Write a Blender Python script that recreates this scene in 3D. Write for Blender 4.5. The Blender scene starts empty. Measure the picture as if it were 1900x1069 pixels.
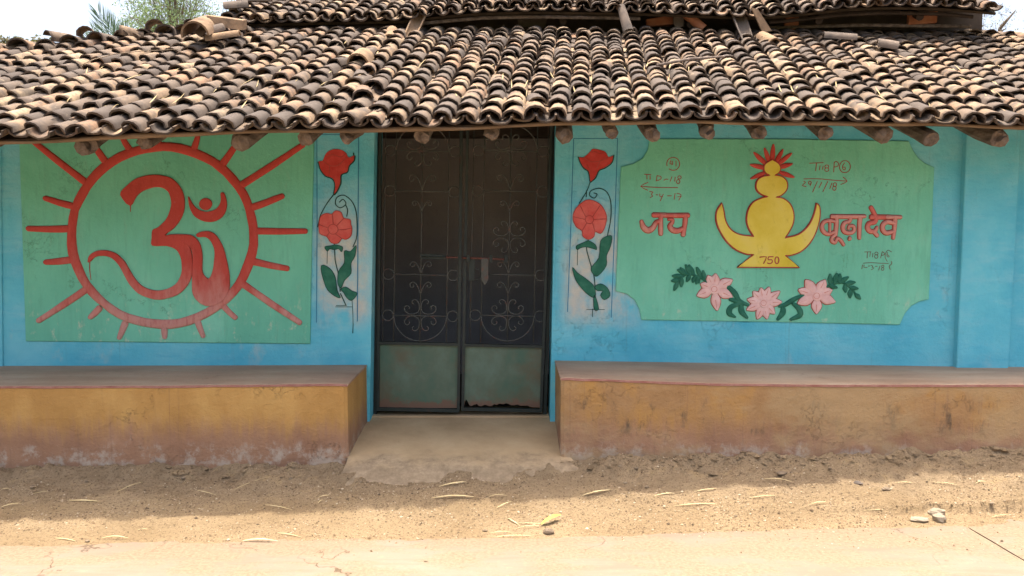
import bpy, math, random
import numpy as np
from mathutils import Vector, Matrix, noise as mnoise

random.seed(7)
rng = np.random.default_rng(7)
scene = bpy.context.scene
R = math.radians

# ------------------------------------------------------------------ camera
CAM_Z = 1.5
FOC = 1480.0                      # focal length in photo pixels (photo 1900 x 1069)
PITCH = 4.04
cam = bpy.data.cameras.new('camera')
cam.sensor_width = 36.0
cam.lens = FOC / 1900.0 * 36.0
cam.clip_start = 0.05
cam.clip_end = 3000
camo = bpy.data.objects.new('camera', cam)
scene.collection.objects.link(camo)
camo.location = (0, 0, CAM_Z)
camo.rotation_euler = (R(90 - PITCH), 0, 0)
scene.camera = camo

# ------------------------------------------------------------------ sky, sun, exposure
SUN_EL, SUN_AZ = 85.5, -12.0       # azimuth clockwise from +Y
world = bpy.data.worlds.new('World')
scene.world = world
world.use_nodes = True
wn = world.node_tree
for n in list(wn.nodes):
    wn.nodes.remove(n)
wo = wn.nodes.new('ShaderNodeOutputWorld')
wb = wn.nodes.new('ShaderNodeBackground')
ws = wn.nodes.new('ShaderNodeTexSky')
ws.sky_type = 'NISHITA'
ws.sun_disc = False
ws.sun_elevation = R(SUN_EL)
ws.sun_rotation = R(SUN_AZ)
ws.air_density = 1.0
ws.dust_density = 9.0
ws.ozone_density = 1.0
wb.inputs['Strength'].default_value = 0.15
wn.links.new(ws.outputs[0], wb.inputs[0])
wn.links.new(wb.outputs[0], wo.inputs[0])

sun = bpy.data.lights.new('sun', 'SUN')
sun.energy = 2.0
sun.angle = R(1.0)
sun.color = (1.0, 0.955, 0.88)
suno = bpy.data.objects.new('sun', sun)
scene.collection.objects.link(suno)
_el, _az = R(SUN_EL), R(SUN_AZ)
_sd = Vector((math.sin(_az) * math.cos(_el), math.cos(_az) * math.cos(_el), math.sin(_el)))
suno.rotation_euler = _sd.to_track_quat('Z', 'Y').to_euler()
suno.location = (0, 3, 12)

scene.view_settings.view_transform = 'Standard'
scene.view_settings.look = 'None'
scene.view_settings.gamma = 1.0
scene.view_settings.use_curve_mapping = False
scene.view_settings.exposure = 1.75
scene.render.engine = 'CYCLES'
scene.cycles.max_bounces = 10
scene.cycles.diffuse_bounces = 6
scene.cycles.use_denoising = True

# ------------------------------------------------------------------ photo pixel -> place
_th = R(PITCH)
_ct, _st = math.cos(_th), math.sin(_th)

def ray(px, py):
    u = (px - 950.0) / FOC
    v = (534.5 - py) / FOC
    return (u, _ct + v * _st, -_st + v * _ct)

def P(px, py, Y):
    r = ray(px, py); t = Y / r[1]
    return Vector((r[0] * t, Y, CAM_Z + r[2] * t))

def G(px, py, Z):
    r = ray(px, py); t = (Z - CAM_Z) / r[2]
    return Vector((r[0] * t, r[1] * t, Z))

def proj(x, y, z):
    dz = z - CAM_Z
    w = y * _ct - dz * _st
    v = y * _st + dz * _ct
    return 950 + FOC * x / w, 534.5 - FOC * v / w

YW = 5.30                         # front face of the house wall
YD = 5.42                         # plane of the door leaves
YB = 4.66                         # front of the benches
YR = 6.30                         # eave of the upper roof

# ------------------------------------------------------------------ object helpers
COL = scene.collection
WORLD = {}

def tag(o, label=None, cat=None, group=None, kind=None):
    if label: o['label'] = label
    if cat: o['category'] = cat
    if group: o['group'] = group
    if kind: o['kind'] = kind
    return o

def attach(o, parent, wloc):
    WORLD[o.name] = Vector(wloc)
    if parent is not None:
        o.parent = parent
        o.location = Vector(wloc) - WORLD[parent.name]
    else:
        o.location = wloc

def empty(name, loc, parent=None):
    o = bpy.data.objects.new(name, None)
    o.empty_display_size = 0.2
    COL.objects.link(o)
    attach(o, parent, loc)
    return o

def mesh_obj(name, verts, faces, mat, parent=None, smooth=False, origin=None):
    v = np.asarray(verts, dtype=float).reshape(-1, 3)
    if origin is None:
        c = (v.min(0) + v.max(0)) / 2
    else:
        c = np.asarray(origin, dtype=float)
    me = bpy.data.meshes.new(name)
    me.from_pydata((v - c).tolist(), [], [tuple(int(i) for i in f) for f in faces])
    if mat: me.materials.append(mat)
    if smooth:
        me.polygons.foreach_set('use_smooth', [True] * len(me.polygons))
    me.update()
    o = bpy.data.objects.new(name, me)
    COL.objects.link(o)
    attach(o, parent, c)
    return o

class MB:
    """collects geometry in world coordinates"""
    def __init__(self): self.v = []; self.f = []
    def add(self, v, f):
        n = len(self.v)
        self.v.extend([tuple(p) for p in v])
        self.f.extend([tuple(i + n for i in q) for q in f])
        return self
    def box(self, x0, x1, y0, y1, z0, z1):
        v = [(x0,y0,z0),(x1,y0,z0),(x1,y1,z0),(x0,y1,z0),(x0,y0,z1),(x1,y0,z1),(x1,y1,z1),(x0,y1,z1)]
        return self.add(v, [(0,3,2,1),(4,5,6,7),(0,1,5,4),(1,2,6,5),(2,3,7,6),(3,0,4,7)])
    def tube(self, pts, r, n=6, cap=True):
        pts = [Vector(p) for p in pts]
        rs = r if isinstance(r, (list, tuple)) else [r] * len(pts)
        vs, fs = [], []
        prev = None
        for i, p in enumerate(pts):
            t = (pts[min(i + 1, len(pts) - 1)] - pts[max(i - 1, 0)])
            if t.length < 1e-9: t = Vector((0, 0, 1))
            t.normalize()
            ref = prev if prev is not None else (Vector((0, 1, 0)) if abs(t.y) < 0.9 else Vector((1, 0, 0)))
            b = t.cross(ref)
            if b.length < 1e-6: b = t.cross(Vector((1, 0.3, 0.2)))
            b.normalize(); a = b.cross(t).normalized(); prev = a
            for k in range(n):
                an = 2 * math.pi * k / n
                vs.append(p + (a * math.cos(an) + b * math.sin(an)) * rs[i])
        for i in range(len(pts) - 1):
            for k in range(n):
                k2 = (k + 1) % n
                fs.append((i*n+k, i*n+k2, (i+1)*n+k2, (i+1)*n+k))
        if cap:
            fs.append(tuple(range(n - 1, -1, -1)))
            fs.append(tuple((len(pts) - 1) * n + k for k in range(n)))
        return self.add(vs, fs)
    def build(self, name, mat, parent=None, smooth=False, origin=None):
        return mesh_obj(name, self.v, self.f, mat, parent, smooth, origin)

def catmull(pts, sub=4, closed=False):
    """pts: tuples of any length"""
    a = [np.array(p, dtype=float) for p in pts]
    n = len(a)
    out = []
    segs = n if closed else n - 1
    for i in range(segs):
        if closed:
            p0, p1, p2, p3 = a[(i-1) % n], a[i], a[(i+1) % n], a[(i+2) % n]
        else:
            p1, p2 = a[i], a[i+1]
            p0 = a[i-1] if i > 0 else 2*p1 - p2
            p3 = a[i+2] if i + 2 < n else 2*p2 - p1
        for k in range(sub):
            t = k / sub
            out.append(0.5*((2*p1) + (-p0+p2)*t + (2*p0-5*p1+4*p2-p3)*t*t + (-p0+3*p1-3*p2+p3)*t**3))
    if not closed: out.append(a[-1])
    return [tuple(p) for p in out]

# --- shapes worked in relief on an upright plane Y = const (given in photo pixels) ---
def area2(p):
    return sum(p[i][0]*p[(i+1) % len(p)][1] - p[(i+1) % len(p)][0]*p[i][1] for i in range(len(p)))

def relief_geo(pts, Y, h, cham=0.003, sub=0, embed=0.004, wob=0.0022):
    if sub: pts = catmull([p[:2] for p in pts], sub, True)
    w = [P(p[0], p[1], Y) for p in pts]
    q = [(p.x + wob*mnoise.noise(Vector((p.x*19, 3.3, p.z*19))), p.z + wob*mnoise.noise(Vector((p.x*19, 7.7, p.z*19)))) for p in w]
    if area2(q) < 0: q.reverse()
    n = len(q)
    ins = []
    for i in range(n):
        a, b, c = np.array(q[i-1]), np.array(q[i]), np.array(q[(i+1) % n])
        t = c - a
        L = np.linalg.norm(t)
        nn = np.array((-t[1], t[0])) / L if L > 1e-9 else np.zeros(2)
        ins.append(b + nn * cham)
    v = [(x, Y + embed, z) for x, z in q] + [(x, Y - h + cham * 0.8, z) for x, z in q] + [(x, Y - h, z) for x, z in ins]
    f = []
    for i in range(n):
        j = (i + 1) % n
        f.append((i, j, n + j, n + i))
        f.append((n + i, n + j, 2*n + j, 2*n + i))
    f.append(tuple(range(2*n, 3*n)))
    return v, f

def relief(name, pts, Y, h, mat, parent, cham=0.003, sub=0):
    v, f = relief_geo(pts, Y, h, cham, sub)
    return mesh_obj(name, v, f, mat, parent)

PXM = YW / FOC                     # metres per pixel on the wall

def stroke_geo(pts, Y, h, sub=4, closed=False, w=None, embed=0.003, rnd=True, caps=True):
    """pts: (px,py,width_px) or (px,py) with w"""
    q = [(p[0], p[1], p[2] if len(p) > 2 else w) for p in pts]
    if sub > 1 and len(q) > 2: q = catmull(q, sub, closed)
    s = []
    for p in q:
        a = P(p[0], p[1], Y)
        nz_ = mnoise.noise(Vector((a.x*16, 1.1, a.z*16)))
        s.append((a.x + 0.0016*mnoise.noise(Vector((a.x*13, 5.1, a.z*13))), a.z + 0.0016*mnoise.noise(Vector((a.x*13, 9.1, a.z*13))), max(p[2], 0.3) * Y / FOC / 2 * (1 + 0.13*nz_)))
    n = len(s)
    if not closed and caps:
        def ext(a, b):
            t = np.array(a[:2]) - np.array(b[:2]); L = np.linalg.norm(t) + 1e-9
            e = np.array(a[:2]) + t / L * a[2] * 0.55
            return (e[0], e[1], a[2] * 0.55)
        s = [ext(s[0], s[1])] + s + [ext(s[-1], s[-2])]
        n = len(s)
    prof = [(-1, -embed), (-0.9, h * 0.62), (-0.6, h * 0.95), (0, h * 1.06), (0.6, h * 0.95), (0.9, h * 0.62), (1, -embed)] if rnd else [(-1, -embed), (-1, h * 0.97), (0, h), (1, h * 0.97), (1, -embed)]
    m = len(prof)
    v, f = [], []
    for i in range(n):
        if closed:
            a, b = s[i-1], s[(i+1) % n]
        else:
            a, b = s[max(i-1, 0)], s[min(i+1, n-1)]
        t = np.array((b[0]-a[0], b[1]-a[1])); L = np.linalg.norm(t) + 1e-9
        nx, nz = -t[1]/L, t[0]/L
        for o_, hh in prof:
            v.append((s[i][0] + nx*o_*s[i][2], Y - hh, s[i][1] + nz*o_*s[i][2]))
    for i in range(n if closed else n - 1):
        j = (i + 1) % n
        for k in range(m - 1):
            f.append((i*m+k, i*m+k+1, j*m+k+1, j*m+k))
    if not closed:
        f.append(tuple(range(m)))
        f.append(tuple((n-1)*m + k for k in range(m - 1, -1, -1)))
    return v, f

def strokes(name, lst, Y, h, mat, parent, sub=4, w=None, rnd=True, closed=False):
    mb = MB()
    for i, s in enumerate(lst):
        mb.add(*stroke_geo(s, Y, h * (1 + 0.05 * ((i * 7) % 5)), sub, closed, w, rnd=rnd))
    return mb.build(name, mat, parent, smooth=rnd)

def edged(name, lst, Y, h, mat, parent, sub=4, grow=2.6):
    """a raised stroke shape with its darker painted edge"""
    strokes(name + '_edge', [[(p[0], p[1], p[2] + grow) for p in s_] for s_ in lst], Y, h * 0.45, M['outline_red'], parent, sub)
    return strokes(name, lst, Y, h, mat, parent, sub)

def Z(x0, y0, sc):
    """map coordinates read in an enlargement back to photo pixels"""
    def f(pts):
        out = []
        for p in pts:
            q = (x0 + p[0]/sc, y0 + p[1]/sc)
            if len(p) > 2: q = q + (p[2]/sc,)
            out.append(q)
        return out
    return f

def ell(cx, cy, rx, ry, n=16, a0=0, a1=360):
    m = n
    return [(cx + rx*math.cos(R(a0 + (a1-a0)*i/n)), cy + ry*math.sin(R(a0 + (a1-a0)*i/n))) for i in range(m + 1)]

# ------------------------------------------------------------------ materials
class NB:
    def __init__(self, name):
        self.m = bpy.data.materials.new(name)
        self.m.use_nodes = True
        self.t = self.m.node_tree
        for n in list(self.t.nodes): self.t.nodes.remove(n)
        self.out = self.t.nodes.new('ShaderNodeOutputMaterial')
        self.b = self.t.nodes.new('ShaderNodeBsdfPrincipled')
        self.t.links.new(self.b.outputs[0], self.out.inputs[0])
        self.geo = self.t.nodes.new('ShaderNodeNewGeometry')
        self.pos = self.geo.outputs['Position']
    def link(self, a, b): self.t.links.new(a, b)
    def setin(self, sock, val):
        if hasattr(val, 'is_output') or isinstance(val, bpy.types.NodeSocket): self.link(val, sock)
        else:
            if isinstance(val, (tuple, list)) and len(val) == 3 and sock.type == 'RGBA': val = (*val, 1)
            sock.default_value = val
    def mapping(self, scale=(1,1,1), loc=(0,0,0), vec=None):
        n = self.t.nodes.new('ShaderNodeMapping')
        self.link(vec or self.pos, n.inputs[0])
        n.inputs['Scale'].default_value = scale
        self.setin(n.inputs['Location'], loc)
        return n.outputs[0]
    def noise(self, scale, detail=4, rough=0.55, vec=None, dist=0.0):
        n = self.t.nodes.new('ShaderNodeTexNoise')
        self.link(vec or self.pos, n.inputs['Vector'])
        n.inputs['Scale'].default_value = scale
        n.inputs['Detail'].default_value = detail
        n.inputs['Roughness'].default_value = rough
        n.inputs['Distortion'].default_value = dist
        return n.outputs[0]
    def voronoi(self, scale, vec=None, feature='F1', out=0):
        n = self.t.nodes.new('ShaderNodeTexVoronoi')
        n.feature = feature
        self.link(vec or self.pos, n.inputs['Vector'])
        n.inputs['Scale'].default_value = scale
        return n.outputs[out]
    def ramp(self, fac, stops, interp='LINEAR'):
        n = self.t.nodes.new('ShaderNodeValToRGB')
        n.color_ramp.interpolation = interp
        e = n.color_ramp.elements
        while len(e) > 1: e.remove(e[-1])
        for i, (p, c) in enumerate(stops):
            if not isinstance(c, (tuple, list)): c = (c, c, c)
            x = e[0] if i == 0 else e.new(p)
            x.position = p
            x.color = (*c, 1)
        self.setin(n.inputs[0], fac)
        return n.outputs[0]
    def mix(self, fac, a, b, mode='MIX'):
        n = self.t.nodes.new('ShaderNodeMix')
        n.data_type = 'RGBA'; n.blend_type = mode
        self.setin(n.inputs[0], fac); self.setin(n.inputs[6], a); self.setin(n.inputs[7], b)
        return n.outputs[2]
    def math(self, op, a, b=0.0, clamp=False):
        n = self.t.nodes.new('ShaderNodeMath')
        n.operation = op; n.use_clamp = clamp
        self.setin(n.inputs[0], a); self.setin(n.inputs[1], b)
        return n.outputs[0]
    def mrange(self, v, a, b, c=0.0, d=1.0):
        n = self.t.nodes.new('ShaderNodeMapRange')
        n.interpolation_type = 'SMOOTHSTEP'
        self.setin(n.inputs[0], v)
        n.inputs[1].default_value = a; n.inputs[2].default_value = b
        n.inputs[3].default_value = c; n.inputs[4].default_value = d
        return n.outputs[0]
    def sep(self, vec=None):
        n = self.t.nodes.new('ShaderNodeSeparateXYZ')
        self.link(vec or self.pos, n.inputs[0])
        return n.outputs
    def bump(self, height, strength=0.3, dist=0.01):
        n = self.t.nodes.new('ShaderNodeBump')
        n.inputs['Strength'].default_value = strength
        n.inputs['Distance'].default_value = dist
        self.link(height, n.inputs['Height'])
        self.link(n.outputs[0], self.b.inputs['Normal'])
        return self
    def done(self, col, rough=0.8, spec=0.3, metal=0.0):
        self.setin(self.b.inputs['Base Color'], col)
        self.setin(self.b.inputs['Roughness'], rough)
        self.b.inputs['Specular IOR Level'].default_value = spec
        self.b.inputs['Metallic'].default_value = metal
        return self.m

def simple(name, c1, c2, scale=6.0, rough=0.8, bstr=0.25, bscale=60, bdist=0.004, spec=0.25, c3=None, stretch=(1,1,1)):
    m = NB(name)
    vec = m.mapping(stretch) if stretch != (1,1,1) else None
    n = m.noise(scale, 5, 0.6, vec)
    stops = [(0.3, c1), (0.7, c2)] if c3 is None else [(0.25, c1), (0.52, c2), (0.75, c3)]
    col = m.ramp(n, stops)
    d = m.noise(scale*5, 5, 0.75, m.mapping((1, 1, 0.4), (5, 1, 7)))
    c0 = tuple(0.55*a for a in c1)
    col = m.mix(m.mrange(d, 0.56, 0.74, 0, 0.45), col, c0)
    m.bump(m.math('ADD', m.noise(bscale, 6, 0.7), m.noise(bscale*0.3, 3, 0.5)), bstr*1.3, bdist*1.4)
    return m.done(col, rough, spec*0.6)

def cracks(m, scale, w, seed, lo=0.5):
    wv = m.t.nodes.new('ShaderNodeVectorMath'); wv.operation = 'ADD'
    nz = m.t.nodes.new('ShaderNodeTexNoise'); nz.inputs['Scale'].default_value = 3.5; nz.inputs['Detail'].default_value = 7; nz.inputs['Roughness'].default_value = 0.65
    m.link(m.pos, nz.inputs['Vector']); m.link(m.pos, wv.inputs[0]); m.link(nz.outputs[1], wv.inputs[1])
    ck = m.voronoi(scale, m.mapping((1, 1, 1), (seed, 0, seed), wv.outputs[0]), 'DISTANCE_TO_EDGE')
    return m.math('MULTIPLY', m.mrange(ck, w, w*0.2), m.mrange(m.noise(1.7, 3, 0.5, m.mapping((1, 1, 1), (seed*2, 3, 1))), lo, lo + 0.08))

def brush(m, seed, amt, col, tint, stretch):
    b = m.noise(30, 5, 0.75, m.mapping(stretch, (seed, seed, seed)))
    return m.mix(m.mrange(b, 0.48, 0.70, 0, amt), col, tint)

# painted lime plaster, blue
def mat_blue(name='blue_plaster'):
    m = NB(name)
    n1 = m.noise(2.2, 5, 0.6, m.mapping((1.0, 1, 0.9)))
    n2 = m.noise(8, 5, 0.65, m.mapping((0.45, 1, 1.3)))
    n3 = m.noise(34, 4, 0.7, m.mapping((0.16, 1, 1.0)))
    col = m.ramp(n1, [(0.28, (0.075, 0.42, 0.55)), (0.5, (0.125, 0.51, 0.61)), (0.72, (0.21, 0.58, 0.64))])
    col = m.mix(m.mrange(n2, 0.45, 0.75, 0, 0.5), col, (0.24, 0.55, 0.62))
    col = m.mix(m.mrange(n3, 0.5, 0.78, 0, 0.42), col, (0.065, 0.40, 0.55))
    xyz = m.sep()
    wear = m.noise(3.4, 6, 0.62, m.mapping((1.3, 1, 0.8), (3, 1, 5)))
    band = m.math('MULTIPLY', m.mrange(xyz[2], 0.80, 1.0), m.mrange(xyz[2], 1.95, 1.30))
    l = m.math('MULTIPLY', m.mrange(xyz[0], -1.36, -1.24), m.mrange(xyz[0], -0.90, -1.02))
    r = m.math('MULTIPLY', m.mrange(xyz[0], 0.28, 0.42), m.mrange(xyz[0], 0.98, 0.74))
    zone = m.math('MULTIPLY', band, m.math('ADD', l, r))
    wm = m.math('MULTIPLY', m.mrange(wear, 0.34, 0.60, 0, 0.9), zone)
    far = m.math('MULTIPLY', m.mrange(wear, 0.60, 0.76, 0, 0.5), m.mrange(xyz[2], 1.6, 0.9))
    wcol = m.ramp(m.noise(14, 4, 0.6), [(0.3, (0.36, 0.48, 0.50)), (0.6, (0.56, 0.52, 0.42)), (0.8, (0.62, 0.62, 0.55))])
    col = m.mix(m.math('MAXIMUM', wm, far), col, wcol)
    sp = m.noise(120, 3, 0.7)
    col = m.mix(m.mrange(sp, 0.66, 0.74, 0, 0.5), col, (0.46, 0.48, 0.44))
    dk = m.noise(28, 5, 0.75, m.mapping((1, 1, 0.6), (6, 6, 6)))
    col = m.mix(m.mrange(dk, 0.66, 0.76, 0, 0.4), col, (0.10, 0.22, 0.26))
    ck = cracks(m, 1.1, 0.006, 2.0)
    col = m.mix(m.math('MULTIPLY', ck, 0.25), col, (0.10, 0.24, 0.28))
    run = m.noise(12, 5, 0.7, m.mapping((1.6, 1, 0.05), (3, 0, 2)))
    col = m.mix(m.mrange(run, 0.60, 0.72, 0, 0.28), col, (0.12, 0.24, 0.27))
    m.bump(m.math('SUBTRACT', m.math('ADD', m.math('MULTIPLY', m.noise(4.5, 5, 0.6), 2.2), m.math('MULTIPLY', m.noise(50, 6, 0.7), 0.5)), ck), 0.5, 0.016)
    return m.done(col, 0.72, 0.28)

M = {}
M['blue'] = mat_blue()
M['blue_pale'] = M['blue']

def mat_green():
    m = NB('green_plaster')
    n1 = m.noise(1.8, 5, 0.6, m.mapping((1.2, 1, 0.8), (2, 0, 1)))
    col = m.ramp(n1, [(0.3, (0.130, 0.46, 0.315)), (0.55, (0.165, 0.54, 0.375)), (0.75, (0.225, 0.60, 0.435))])
    n2 = m.noise(16, 5, 0.7, m.mapping((1.2, 1, 0.4)))
    col = m.mix(m.mrange(n2, 0.52, 0.8, 0, 0.4), col, (0.24, 0.47, 0.33))
    xyz = m.sep()
    n3 = m.noise(11, 6, 0.7, m.mapping((1.5, 1, 0.9), (7, 0, 2)))
    low = m.mrange(xyz[2], 1.18, 0.86)
    wm = m.math('MULTIPLY', m.mrange(n3, 0.56, 0.70, 0, 0.75), low)
    col = m.mix(wm, col, (0.50, 0.56, 0.42))
    sp = m.noise(90, 3, 0.7)
    col = m.mix(m.mrange(sp, 0.68, 0.76, 0, 0.35), col, (0.09, 0.20, 0.13))
    col = brush(m, 4, 0.3, col, (0.11, 0.34, 0.22), (1.0, 1, 0.12))
    ck = cracks(m, 1.0, 0.005, 5.0)
    col = m.mix(m.math('MULTIPLY', ck, 0.55), col, (0.07, 0.17, 0.11))
    m.bump(m.math('SUBTRACT', m.math('ADD', m.math('MULTIPLY', m.noise(5, 5, 0.6), 2.0), m.math('MULTIPLY', m.noise(55, 6, 0.7), 0.45)), ck), 0.45, 0.014)
    return m.done(col, 0.7, 0.3)
M['green'] = mat_green()

def mat_red(name, top, mid, fade, z0, z1):
    m = NB(name)
    xyz = m.sep()
    n = m.noise(9, 5, 0.65, m.mapping((1.2, 1, 0.45)))
    h = m.math('ADD', xyz[2], m.math('MULTIPLY', m.math('SUBTRACT', n, 0.5), 0.7))
    f = m.mrange(h, z0, z1)
    col = m.mix(f, fade, m.mix(m.noise(5, 3), mid, top))
    col = m.mix(m.mrange(m.noise(70, 4, 0.7), 0.6, 0.75, 0, 0.35), col, fade)
    col = brush(m, 2, 0.4, col, tuple(0.7*a for a in top), (1.0, 1, 0.3))
    m.bump(m.math('ADD', m.noise(60, 6, 0.7), m.noise(16, 4, 0.6)), 0.45, 0.007)
    return m.done(col, 0.75, 0.16)
M['om_red'] = mat_red('red_relief_paint', (0.44, 0.052, 0.040), (0.51, 0.085, 0.066), (0.54, 0.29, 0.245), 0.75, 1.40)
M['petal_red'] = simple('red_petal_paint', (0.42, 0.034, 0.028), (0.56, 0.075, 0.062), 14, 0.6)
M['petal_coral'] = simple('coral_petal_paint', (0.54, 0.070, 0.058), (0.64, 0.16, 0.13), 10, 0.6)
M['letter'] = mat_red('pink_letter_paint', (0.56, 0.12, 0.10), (0.58, 0.17, 0.14), (0.60, 0.29, 0.24), 1.45, 1.62)
M['letter_pale'] = simple('pale_letter_paint', (0.58, 0.21, 0.17), (0.60, 0.30, 0.25), 9, 0.65)
M['outline_red'] = simple('dark_red_line_paint', (0.30, 0.03, 0.025), (0.42, 0.10, 0.08), 12, 0.7)
M['flame'] = simple('flame_red_paint', (0.42, 0.04, 0.03), (0.56, 0.10, 0.08), 12, 0.6)
M['yellow'] = simple('yellow_emblem_paint', (0.58, 0.45, 0.025), (0.70, 0.58, 0.10), 3.0, 0.6, c3=(0.70, 0.60, 0.20))
M['pink'] = simple('pink_petal_paint', (0.66, 0.38, 0.35), (0.78, 0.55, 0.51), 16, 0.65)
M['leaf'] = simple('dark_green_leaf_paint', (0.010, 0.085, 0.055), (0.025, 0.15, 0.095), 14, 0.5, c3=(0.06, 0.20, 0.13))
M['line_green'] = simple('dark_green_line_paint', (0.006, 0.035, 0.030), (0.014, 0.075, 0.060), 14, 0.6)
M['line_blue'] = simple('dark_blue_line_paint', (0.02, 0.16, 0.30), (0.05, 0.24, 0.36), 8, 0.7)
M['ink_red'] = simple('red_chalk', (0.25, 0.035, 0.03), (0.36, 0.09, 0.07), 40, 0.8)
M['ink_dark'] = simple('dark_chalk', (0.10, 0.09, 0.07), (0.18, 0.14, 0.10), 40, 0.8)

def mat_bench(name, dirt):
    m = NB(name)
    xyz = m.sep()
    n = m.noise(4, 6, 0.6, m.mapping((1.0, 1, 0.6), (1, 2, 3)))
    n2 = m.noise(9, 6, 0.7, m.mapping((1.8, 1, 0.25), (5, 2, 0)))
    if dirt:
        base = m.ramp(n, [(0.3, (0.27, 0.155, 0.065)), (0.5, (0.33, 0.195, 0.085)), (0.7, (0.40, 0.22, 0.06))])
    else:
        base = m.ramp(n, [(0.3, (0.37, 0.205, 0.060)), (0.5, (0.43, 0.245, 0.075)), (0.7, (0.50, 0.305, 0.100))])
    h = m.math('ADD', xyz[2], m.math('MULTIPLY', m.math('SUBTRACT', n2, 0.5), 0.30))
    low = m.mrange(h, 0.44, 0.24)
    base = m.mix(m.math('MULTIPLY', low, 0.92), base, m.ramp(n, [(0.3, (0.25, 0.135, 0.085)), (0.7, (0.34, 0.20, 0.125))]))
    # salt bloom and bare plaster at the foot
    h2 = m.math('ADD', xyz[2], m.math('MULTIPLY', m.math('SUBTRACT', n2, 0.5), 0.22))
    salt = m.math('MULTIPLY', m.mrange(h2, 0.255, 0.19), m.mrange(m.noise(10, 6, 0.7), 0.44, 0.62))
    base = m.mix(m.math('MULTIPLY', salt, 0.75), base, (0.44, 0.38, 0.30))
    # long drips and grime
    st = m.noise(11, 5, 0.7, m.mapping((2.2, 1, 0.06), (0, 0, 4)))
    base = m.mix(m.mrange(st, 0.58, 0.72, 0, 0.5 if dirt else 0.32), base, (0.17, 0.10, 0.065))
    gr = m.noise(7, 6, 0.7, m.mapping((1.5, 1, 0.55), (9, 0, 4)))
    if dirt:
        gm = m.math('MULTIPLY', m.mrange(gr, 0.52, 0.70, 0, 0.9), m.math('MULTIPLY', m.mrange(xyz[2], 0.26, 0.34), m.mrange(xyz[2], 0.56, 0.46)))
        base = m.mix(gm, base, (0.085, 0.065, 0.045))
        tn = m.mrange(m.noise(2.6, 5, 0.6, m.mapping((0.7, 1, 1.4), (4, 4, 1))), 0.42, 0.60, 0, 0.7)
        base = m.mix(tn, base, (0.38, 0.27, 0.14))
    sp = m.noise(70, 4, 0.75)
    base = m.mix(m.mrange(sp, 0.62, 0.74, 0, 0.4), base, (0.20, 0.12, 0.08))
    ck = cracks(m, 1.6, 0.009, 7.0 if dirt else 3.0)
    base = m.mix(m.math('MULTIPLY', ck, 0.4), base, (0.13, 0.08, 0.045))
    m.bump(m.math('SUBTRACT', m.math('ADD', m.math('MULTIPLY', m.noise(6, 5, 0.6), 1.6), m.math('MULTIPLY', m.noise(50, 6, 0.72), 0.6)), ck), 0.6, 0.016)
    return m.done(base, 0.78, 0.25)
M['bench_l'] = mat_bench('ochre_plaster', False)
M['bench_r'] = mat_bench('grimy_ochre_plaster', True)
M['bench_top'] = simple('maroon_oxide_floor', (0.30, 0.18, 0.115), (0.40, 0.265, 0.175), 3.0, 0.65, 0.3, 45, 0.006, 0.3, c3=(0.47, 0.345, 0.24), stretch=(0.5, 1.6, 1))
M['bench_line'] = simple('maroon_edge_paint', (0.26, 0.11, 0.085), (0.38, 0.21, 0.165), 12, 0.7)

def mat_tile():
    m = NB('weathered_clay_tile')
    oi = m.t.nodes.new('ShaderNodeObjectInfo')
    isl = m.geo.outputs['Random Per Island']
    r = m.math('FRACT', m.math('ADD', isl, m.math('MULTIPLY', oi.outputs['Random'], 7.31)))
    r2 = m.math('FRACT', m.math('MULTIPLY', r, 17.7))
    base = m.ramp(r, [(0.0, (0.072, 0.058, 0.048)), (0.2, (0.105, 0.083, 0.066)), (0.36, (0.145, 0.110, 0.082)), (0.50, (0.19, 0.136, 0.092)),
                      (0.64, (0.27, 0.185, 0.112)), (0.76, (0.25, 0.15, 0.092)), (0.88, (0.30, 0.212, 0.128)), (1.0, (0.33, 0.245, 0.155))])
    off = m.t.nodes.new('ShaderNodeCombineXYZ')
    m.link(m.math('MULTIPLY', r, 37.0), off.inputs[0]); m.link(m.math('MULTIPLY', r2, 19.0), off.inputs[2])
    vec = m.mapping((1, 1, 1), off.outputs[0])
    n = m.noise(11, 6, 0.65, vec)
    dark = m.mrange(n, 0.42, 0.66, 0, 0.85)
    col = m.mix(dark, base, (0.095, 0.078, 0.064))
    n2 = m.noise(38, 5, 0.7, vec)
    col = m.mix(m.mrange(n2, 0.50, 0.72, 0, 0.6), col, (0.10, 0.082, 0.068))
    n3 = m.noise(24, 4, 0.6, vec)
    col = m.mix(m.mrange(n3, 0.64, 0.74, 0, 0.45), col, (0.38, 0.30, 0.20))
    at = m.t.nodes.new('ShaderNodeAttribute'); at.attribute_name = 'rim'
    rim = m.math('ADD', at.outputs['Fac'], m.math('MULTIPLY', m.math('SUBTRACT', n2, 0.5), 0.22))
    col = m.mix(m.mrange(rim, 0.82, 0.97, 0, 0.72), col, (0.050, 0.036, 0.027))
    soot = m.noise(1.7, 5, 0.65, m.mapping((1, 1, 1), (3, 3, 3)))
    col = m.mix(m.mrange(soot, 0.50, 0.68, 0, 0.5), col, (0.075, 0.062, 0.052))
    m.bump(m.math('ADD', m.noise(30, 4, 0.6, vec), m.math('MULTIPLY', n2, 0.6)), 0.5, 0.006)
    return m.done(col, 0.9, 0.12)
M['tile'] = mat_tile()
M['buff_tile'] = simple('buff_clay', (0.10, 0.075, 0.055), (0.27, 0.18, 0.11), 9, 0.9, 0.4, 40, 0.006, 0.12, c3=(0.33, 0.235, 0.145))
M['ridge_buff'] = simple('sooty_buff_clay', (0.07, 0.05, 0.038), (0.20, 0.135, 0.085), 7, 0.9, 0.4, 40, 0.006, 0.12, c3=(0.30, 0.21, 0.13))
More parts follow.
